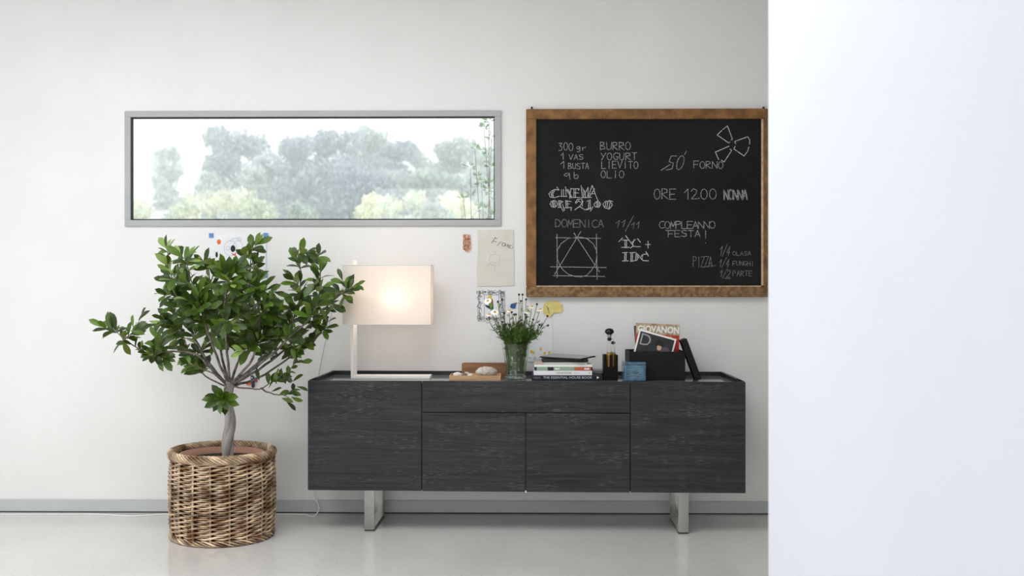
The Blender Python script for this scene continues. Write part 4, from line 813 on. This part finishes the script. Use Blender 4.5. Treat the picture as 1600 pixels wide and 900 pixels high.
r, X, w_, flat = magazine('thin magazine with blue edge behind the cream-titled one', 990.5, 509, 4.455, 40, .20, R(-3), R(-4), M['magblue'], .004)
r, X, w_, flat = magazine('front tilted magazine with white border, dark cover and large silver letter', 999.5, 514, 4.36, 59.5, .186, R(15.5), R(-6), M['magwhite'])
flat('cover_photo', .008, -.186, w_ - .008, -.009, M['magink'])
mb = MB(); to = lambda x, y_: X @ Vector((x, -.0016, -y_))
for k in (0, .005): ribbon(mb, [(.020 + k * .6, .018 + k), (.020 + k * .6, .074 - k * .6), (.040, .074 - k * .6), (.058, .068 - k * .5), (.068 - k * .8, .054), (.069 - k * .8, .040), (.060 - k * .6, .024 + k * .5), (.042, .018 + k), (.018, .018 + k)], .0034, to, X.to_3x3() @ Vector((0, -1, 0)))
mb.build('cover_letter', M['silver'], r)
def ell(nm, cx, cz, rx, rz, m, y): MB().add([X @ Vector((cx + rx * math.cos(2 * PI * k / 16), y, cz + rz * math.sin(2 * PI * k / 16))) for k in range(16)], [tuple(range(16))]).build(nm, m, r)
ell('portrait_hat', .118, -.046, .024, .018, M['hat'], -.0015); ell('portrait_coat', .156, -.09, .030, .035, M['plum'], -.00145); ell('portrait_face', .122, -.066, .0115, .0165, M['skin'], -.0017)
ell('portrait_brim', .122, -.052, .026, .0055, M['hat'], -.0020); ell('portrait_eye', .118, -.065, .0018, .001, M['ink'], -.0022); ell('portrait_eye', .126, -.065, .0018, .001, M['ink'], -.0022); ell('portrait_lips', .122, -.075, .0026, .0011, M['red'], -.0022)
# leaning lid
lt, lb = P(1067.5, 530, 4.33), P(1091, 594.5, 4.33); lb.z = ZT + .001; dv = (lt - lb).normalized(); nv = Vector((dv.z, 0, -dv.x))
ld = empty('box_lid', 'black box lid leaning against the right side of the storage box', 'lid', lb)
L_ = (lt - lb).length
Xl = Matrix(((dv.x, 0, nv.x, lb.x), (dv.y, 1, nv.y, y0 - .01), (dv.z, 0, nv.z, lb.z), (0, 0, 0, 1)))
box('top_panel', (0.004, 0, .008), (L_, .07, .013), M['blackmatte'], ld, 0, Xl)
for p, q in (((.004, 0, -.018), (L_, .004, .008)), ((.004, .066, -.018), (L_, .07, .008)), ((.004, .004, -.018), (.008, .066, .008)), ((L_ - .004, .004, -.018), (L_, .066, .008))): box('rim_panel', p, q, M['blackmatte'], ld, 0, Xl)

# ------------------------------------------------------------------ basket
bc_ = P(347.5, 800, 4.215); BXc, BYc = bc_.x, bc_.y; EA, EB, ER = .262, .215, R(-14)
def ell_pt(a, k=1.0, off=0.0, z=0.0):
    x, y = (EA * k + off) * math.cos(a), (EB * k + off) * math.sin(a)
    return Vector((BXc + x * math.cos(ER) - y * math.sin(ER), BYc + x * math.sin(ER) + y * math.cos(ER), z))
BH_ = .43
bk = empty('wicker_basket', 'round brown wicker basket standing on the floor around the tree pot', 'basket', (BXc, BYc, 0))
def kz(z): return .955 + .03 * math.sin(PI * min(1, z / BH_ * 1.1)) + .012 * z / BH_
NS = 18; rows = 17; pitch = (BH_ - .065) / rows
for i in range(NS):
    a = 2 * PI * (i + .3) / NS
    o = MB().tube([ell_pt(a + rnd.uniform(-.008, .008), kz(z), .0045, z) for z in [.012 + (BH_ - .04) * q / 6 for q in range(7)]], .0052, 7).build('stake', M['wicker'], bk)
for j in range(rows):
    zc = .034 + pitch * (j + .5)
    for s in (0, 1):
        pts = []; n = NS * 6
        for q in range(n):
            u = q / 6; ph = PI * (u - .3) + PI * s + PI * j; a = 2 * PI * u / NS
            z = zc + .0068 * math.sin(ph) + rnd.uniform(-.0007, .0007)
            pts.append(ell_pt(a, kz(z), .0088 * math.cos(ph) + .001, z))
        MB().tube(pts, .0049 + rnd.uniform(-.0006, .0006), 6, closed=True).build('weaver', M['wicker'], bk)
def rope(zc, rr, cnt, wraps, rs, kk, flat=1.0):
    for s in range(cnt):
        pts = []; n = 300
        for q in range(n):
            a = 2 * PI * q / n; ph = wraps * a + 2 * PI * s / cnt
            pts.append(ell_pt(a, kk, rr * flat * math.cos(ph) + rnd.uniform(-.0004, .0004), zc - rr * math.sin(ph)))
        MB().tube(pts, rs, 6, closed=True).build('rim_strand', M['wicker'], bk)
rope(BH_ - .014, .0175, 8, 9, .0054, .975, .85)
rope(.016, .0115, 5, 9, .0048, .965, .8)
mb = MB(); n = 48   # added dark liner, blocks light between the canes
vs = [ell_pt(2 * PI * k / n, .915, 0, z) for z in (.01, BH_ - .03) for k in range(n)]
mb.add(vs, [(k, (k + 1) % n, n + (k + 1) % n, n + k) for k in range(n)], 0, True).add(vs[:n], [tuple(range(n))[::-1]]); mb.build('light_block_liner', mat('weave_gap_shade', (52, 38, 28), .9, col2=(36, 26, 20), scale=20), bk)
MB().tube([ell_pt(2 * PI * k / 60, .975, 0, BH_ - .014) for k in range(60)], .0135, 8, closed=True).build('rim_core', M['rim_shade'], bk)  # core coloured dark to paint shade in the gaps between rim strands
pot = empty('plant_pot', 'terracotta-coloured pot just inside the basket rim', 'pot', (BXc, BYc, .02))
vs = []
for kk, z in ((.70, .02), (.80, BH_ - .075), (.80, BH_ - .028), (.835, BH_ - .026), (.835, BH_ - .018), (.785, BH_ - .016), (.775, BH_ - .06), (.77, BH_ - .08)):
    vs += [ell_pt(2 * PI * k / n, kk, 0, z) for k in range(n)]
MB().add(vs, [(i * n + k, i * n + (k + 1) % n, (i + 1) * n + (k + 1) % n, (i + 1) * n + k) for i in range(7) for k in range(n)], 0, True).build('pot_wall', M['terracotta'], pot)
vs = [ell_pt(2 * PI * k / n, .775, 0, BH_ - .05) for k in range(n)] + [ell_pt(2 * PI * k / n, .4, 0, BH_ - .035) for k in range(n)]
MB().add(vs, [(k, (k + 1) % n, n + (k + 1) % n, n + k) for k in range(n)] + [tuple(range(n, 2 * n))], 0, True).build('soil', M['soil'], pot)

# ------------------------------------------------------------------ ficus tree
TD = 4.19
tree_o = empty('ficus_tree', 'bushy green ficus tree with a twisted grey trunk in the wicker basket', 'plant', P(355, 720, TD))
def pd(px, py, dd): return P(px, py, TD + dd)
base = pd(355, 722, 0); base.z = BH_ - .045
def trunk_piece(strand, r0, r1, ph):
    ctr = [base, pd(356, 690, 0), pd(360, 662, .005), pd(356, 635, 0), pd(357, 612, 0), pd(359, 596, 0)]; pts = smooth(ctr, 6); out = []
    for i, p in enumerate(pts):
        a = ph + i * .16; out.append(p + Vector((math.cos(a), math.sin(a), 0)) * .012 * (1 - .3 * i / len(pts)))
    MB().tube(out, [r0 + (r1 - r0) * i / len(out) for i in range(len(out))], 10).build('trunk', M['bark'], tree_o)
for s in range(3): trunk_piece(s, .020, .015, s * 2.1)
# primary branches: pixel polylines with depth offsets
BR = [
 [(357, 606, 0), (330, 577, -.02), (305, 553, -.06), (262, 549, -.10), (232, 552, -.12), (200, 534, -.13), (176, 512, -.14)],
 [(357, 604, 0), (325, 565, .02), (300, 520, .04), (282, 470, .05), (268, 430, .05), (262, 395, .05)],
 [(358, 602, 0), (334, 545, -.08), (316, 490, -.15), (300, 445, -.18), (292, 410, -.18)],
 [(358, 602, 0), (345, 550, .08), (338, 500, .14), (330, 450, .17), (325, 415, .18)],
 [(359, 600, 0), (354, 540, -.12), (350, 490, -.22), (356, 440, -.28), (362, 418, -.28)],
 [(360, 600, 0), (378, 545, .06), (388, 495, .12), (390, 440, .16), (392, 385, .17)],
 [(361, 600, 0), (395, 560, -.12), (405, 510, -.20), (402, 460, -.25), (405, 425, -.25)],
 [(362, 600, 0), (402, 568, .02), (440, 530, .04), (462, 490, .05), (470, 440, .05), (466, 398, .05)],
 [(362, 601, 0), (410, 566, -.08), (455, 525, -.13), (490, 488, -.16), (500, 440, -.16), (498, 402, -.16)],
 [(362, 602, 0), (415, 570, .05), (462, 530, .10), (500, 490, .11), (530, 462, .08), (556, 445, .04)],
 [(363, 603, 0), (405, 590, .08), (450, 560, .14), (485, 535, .15), (508, 515, .15)],
 [(364, 604, 0), (392, 607, -.04), (408, 607, -.05), (428, 594, -.06), (452, 578, -.07), (462, 562, -.08)],
 [(408, 607, -.05), (424, 615, -.06), (444, 617, -.07), (458, 610, -.08)],
 [(358, 606, 0), (322, 588, .06), (300, 560, .10), (285, 520, .13), (270, 490, .14)],
 [(357, 606, 0), (335, 585, -.10), (310, 575, -.16), (292, 568, -.18)],
 [(358, 640, 0), (354, 632, -.05), (348, 626, -.09)],
]
MAXD = 4.62 - .03 - TD
paths = []
for i, b in enumerate(BR):
    pts = smooth([pd(*q) for q in b], 5); paths.append(pts); n = len(pts); r0 = .0072 if i < 11 else .0045
    pts2 = [p + Vector((rnd.uniform(-.002, .002), rnd.uniform(-.002, .002), rnd.uniform(-.002, .002))) for p in pts]; pts2[0] = pts[0]
    MB().tube(pts2, [r0 * (1 - .72 * k / n) for k in range(n)], 7).build('branch', M['twiggrey' if i < 11 else 'twig'], tree_o)
zc_ = lambda x, y: (140 + x / 3.105, 350 + y / 3.105)
TIPS = [(70, 500), (120, 500), (215, 520), (250, 450), (160, 580), (300, 640), (360, 650), (290, 490), (345, 470), (385, 110), (375, 195), (440, 145), (500, 140), (545, 185), (385, 285), (360, 345), (400, 410), (465, 270), (430, 345), (530, 330), (600, 200), (640, 215),
 (580, 290), (520, 420), (620, 440), (690, 290), (730, 215), (745, 340), (700, 380), (770, 150), (815, 95), (800, 190), (812, 260), (800, 330), (860, 380), (905, 330), (650, 480), (555, 510), (600, 550), (700, 490), (745, 450), (800, 480), (850, 510), (905, 440), (960, 415), (930, 510), (985, 530),
 (1030, 440), (1015, 330), (985, 265), (1005, 160), (1050, 140), (1110, 150), (1125, 220), (1085, 290), (1055, 340), (1140, 300), (1190, 330), (1225, 270), (1280, 310), (1235, 360), (1180, 400), (1115, 400), (1090, 470), (1150, 480), (1110, 530), (1040, 570), (1000, 600), (970, 610), (480, 640), (520, 680),
 (740, 620), (400, 560), (410, 500), (450, 450), (540, 470), (325, 540), (350, 600), (660, 560), (600, 380), (670, 430), (760, 520), (560, 400), (480, 380), (840, 440), (500, 490), (640, 340), (820, 560), (900, 560), (760, 400), (950, 470), (720, 560), (560, 600), (470, 200), (860, 620), (590, 470), (1070, 400), (1140, 350), (430, 240), (690, 220), (780, 280)]
# leaf prototypes (shared meshes)
def leaf_geo(L=1.0, wd=.40, curl=.18, fold=.16, ns=5):
    vs = []; fs = []
    for i in range(ns + 1):
        t = i / ns; w2 = wd * .5 * (math.sin(PI * min(1, t ** 1.45 * .965 + .02)) ** .62); z = -curl * t * t
        if i == ns: vs.append((0, L, z)); break
        if i == 0: w2 = .02
        vs += [(-w2, L * t, z + fold * w2), (0, L * t, z), (w2, L * t, z + fold * w2)]
    for i in range(ns - 1):
        a = i * 3; fs += [(a, a + 1, a + 4, a + 3), (a + 1, a + 2, a + 5, a + 4)]
    a = (ns - 1) * 3; fs += [(a, a + 1, a + 3), (a + 1, a + 2, a + 3)]; return vs, fs
PROTO = [leaf_geo(curl=c, fold=f_, wd=w_) for c, f_, w_ in ((.10, .25, .41), (.20, .3, .38), (.28, .2, .43), (.02, .35, .37))]
PM = {}
for mi, mk in enumerate(('leaf', 'leaf_mid', 'leaf_young')):
    for k, (vs, fs) in enumerate(PROTO):
        me = bpy.data.meshes.new('leaf'); me.from_pydata(vs, [], fs); me.materials.append(M[mk]); me.polygons.foreach_set('use_smooth', [True] * len(fs)); PM[(mi, k)] = me
leaves = []   # (matrix, proto, mat)
lr = random.Random(11)
def add_leaf(p, d, L, mi, up=None):
    d = d.normalized(); up = (up or Vector((-.12, -.85, .62))) + Vector((lr.gauss(0, .38), lr.gauss(0, .3), lr.gauss(0, .3))); x = d.cross(up)
    if x.length < .1: x = d.cross(Vector((1, 0, 0)))
    x.normalize(); z = x.cross(d); m = Matrix(((x.x, d.x, z.x), (x.y, d.y, z.y), (x.z, d.z, z.z))).to_4x4(); m = Matrix.Translation(p) @ m @ Matrix.Scale(L, 4)
    tipw = m @ Vector((0, 1, 0))
    if tipw.y > -.035 or p.y > -.035: return
    leaves.append((m, lr.randrange(4), mi))
twigs = MB(); tw_count = 0
allnodes = [(p, i, k) for i, pts in enumerate(paths[:15]) for k, p in enumerate(pts) if k > 6 or i > 10]
def cluster(tip, org, nl, L=.072, young=.1, spread=1.0):
    ax = (tip - org).normalized(); u = ax.cross(Vector((0, 0, 1)));
    if u.length < .1: u = ax.cross(Vector((1, 0, 0)))
    u.normalize(); v = ax.cross(u); ln = min((tip - org).length, .13)
    for q in range(nl):
        t = q / max(1, nl - 1); p = tip - ax * ln * (1 - t) * .95; an = q * 2.4 + lr.uniform(-.4, .4); el = .35 + .9 * t + lr.uniform(-.15, .15)
        if t > .97: el = 1.4
        d = (u * math.cos(an) + v * math.sin(an)) * math.cos(el) * 1.0 + ax * math.sin(el) * .9 + Vector((0, -.06, .10))
        rr = lr.random(); mi = 2 if (t > .85 and lr.random() < young * 2) or lr.random() < (young - .2) * .7 else (1 if rr < .38 else 0)
        add_leaf(p, d, L * lr.uniform(.72, 1.15) * (.8 if t > .9 else 1), mi)
for (zx, zy) in TIPS:
    px, py = zc_(zx, zy)
    # depth: nearest branch in the picture decides, with spread in the dense middle
    best = min(allnodes, key=lambda n_: (n_[0] - P(px, py, 4.19 + (n_[0].y - CAMY - 4.19))).length)
    edge = abs(px - 355) / 200
    bdepth = (best[0] - CO).dot(CF); dd = max(-.42, min(MAXD - .09, bdepth - TD + lr.uniform(-.12, .08)))
    tip = pd(px, py, dd); cand = [n_ for n_ in allnodes if (n_[0] - tip).length > .05 and n_[0].z < tip.z + .03] or allnodes
    nb = min(cand, key=lambda n_: (n_[0] - tip).length)[0]
    m_ = nb.lerp(tip, .5) + Vector((lr.uniform(-.01, .01), lr.uniform(-.01, .01), -.012)); twigs.tube(smooth([nb, m_, tip], 4), [.0028 - .0002 * k for k in range(9)], 5)
    young = .5 if (px < 330 and py < 430) else (.3 if 370 < px < 400 and py < 400 else .07)
    cluster(tip, nb, 6 if edge > .62 else (8 if edge > .45 or py < 415 else 12), .084, young)
# leaves along the outer halves of the branches
for i, pts in enumerate(paths[:15]):
    n = len(pts)
    for k in range(int(n * .5), n):
        for _ in range(1 if abs(k - n) < 9 else 2):
            t_ = (pts[min(k + 1, n - 1)] - pts[k - 1]).normalized(); an = lr.uniform(0, 6.28); u = t_.cross(Vector((.1, .2, 1))).normalized(); v = t_.cross(u)
            add_leaf(pts[k], u * math.cos(an) + v * math.sin(an) + t_ * .8 + Vector((0, 0, .1)), .066 * lr.uniform(.7, 1.1), lr.choice((0, 0, 1)))
for px, py, a in ((405, 594, -100), (420, 607, -60), (424, 612, -20), (432, 600, -100), (452, 590, -95), (458, 596, -45), (440, 622, 20), (448, 628, 40), (400, 588, -80), (464, 604, 10), (446, 600, -90), (455, 620, 25), (447, 582, 60), (462, 556, -60), (470, 566, -10), (440, 575, 100)):
    d = Vector((math.cos(R(a)), lr.uniform(-.3, .2), -math.sin(R(a)))); add_leaf(pd(px, py, -.07), d, .062, 1 if lr.random() < .4 else 0)
# rosette hanging in front of the trunk
rc = pd(349, 621, -.10)
for k in range(13):
    an = 2 * PI * k / 13 + .2; L = .095 if math.sin(an) < .3 else .085
    d = Vector((math.cos(an), -.55 - .3 * (k % 2), math.sin(an) * 1.05 - .1)); add_leaf(rc + Vector((0, -.01 * (k % 2), 0)), d, L * lr.uniform(.85, 1.1), 1 if k % 3 == 0 else 0, up=Vector((0, -1, .25)))
for k in range(5):
    an = 2 * PI * k / 5 + .5; add_leaf(rc - Vector((0, .015, 0)), Vector((math.cos(an) * .6, -.9, math.sin(an) * .6)), .05, 1, up=Vector((0, -1, .4)))
twigs.build('twig', M['twig'], tree_o)['kind'] = 'stuff'
leaves.sort(key=lambda l: (l[0].translation - CO).length)
iv = worldmat(tree_o).inverted()
for m, k, mi in leaves[:300]:
    o = bpy.data.objects.new('leaf', PM[(mi, k)]); COL.objects.link(o); o.parent = tree_o; o.matrix_local = iv @ m
mb = MB()
for m, k, mi in leaves[300:]:
    vs, fs = PROTO[k]; mb.add([m @ Vector(v) for v in vs], fs, mi, True)
o = mb.build('foliage', [M['leaf'], M['leaf_mid'], M['leaf_young']], tree_o); o['kind'] = 'stuff'
print('leaves', len(leaves))
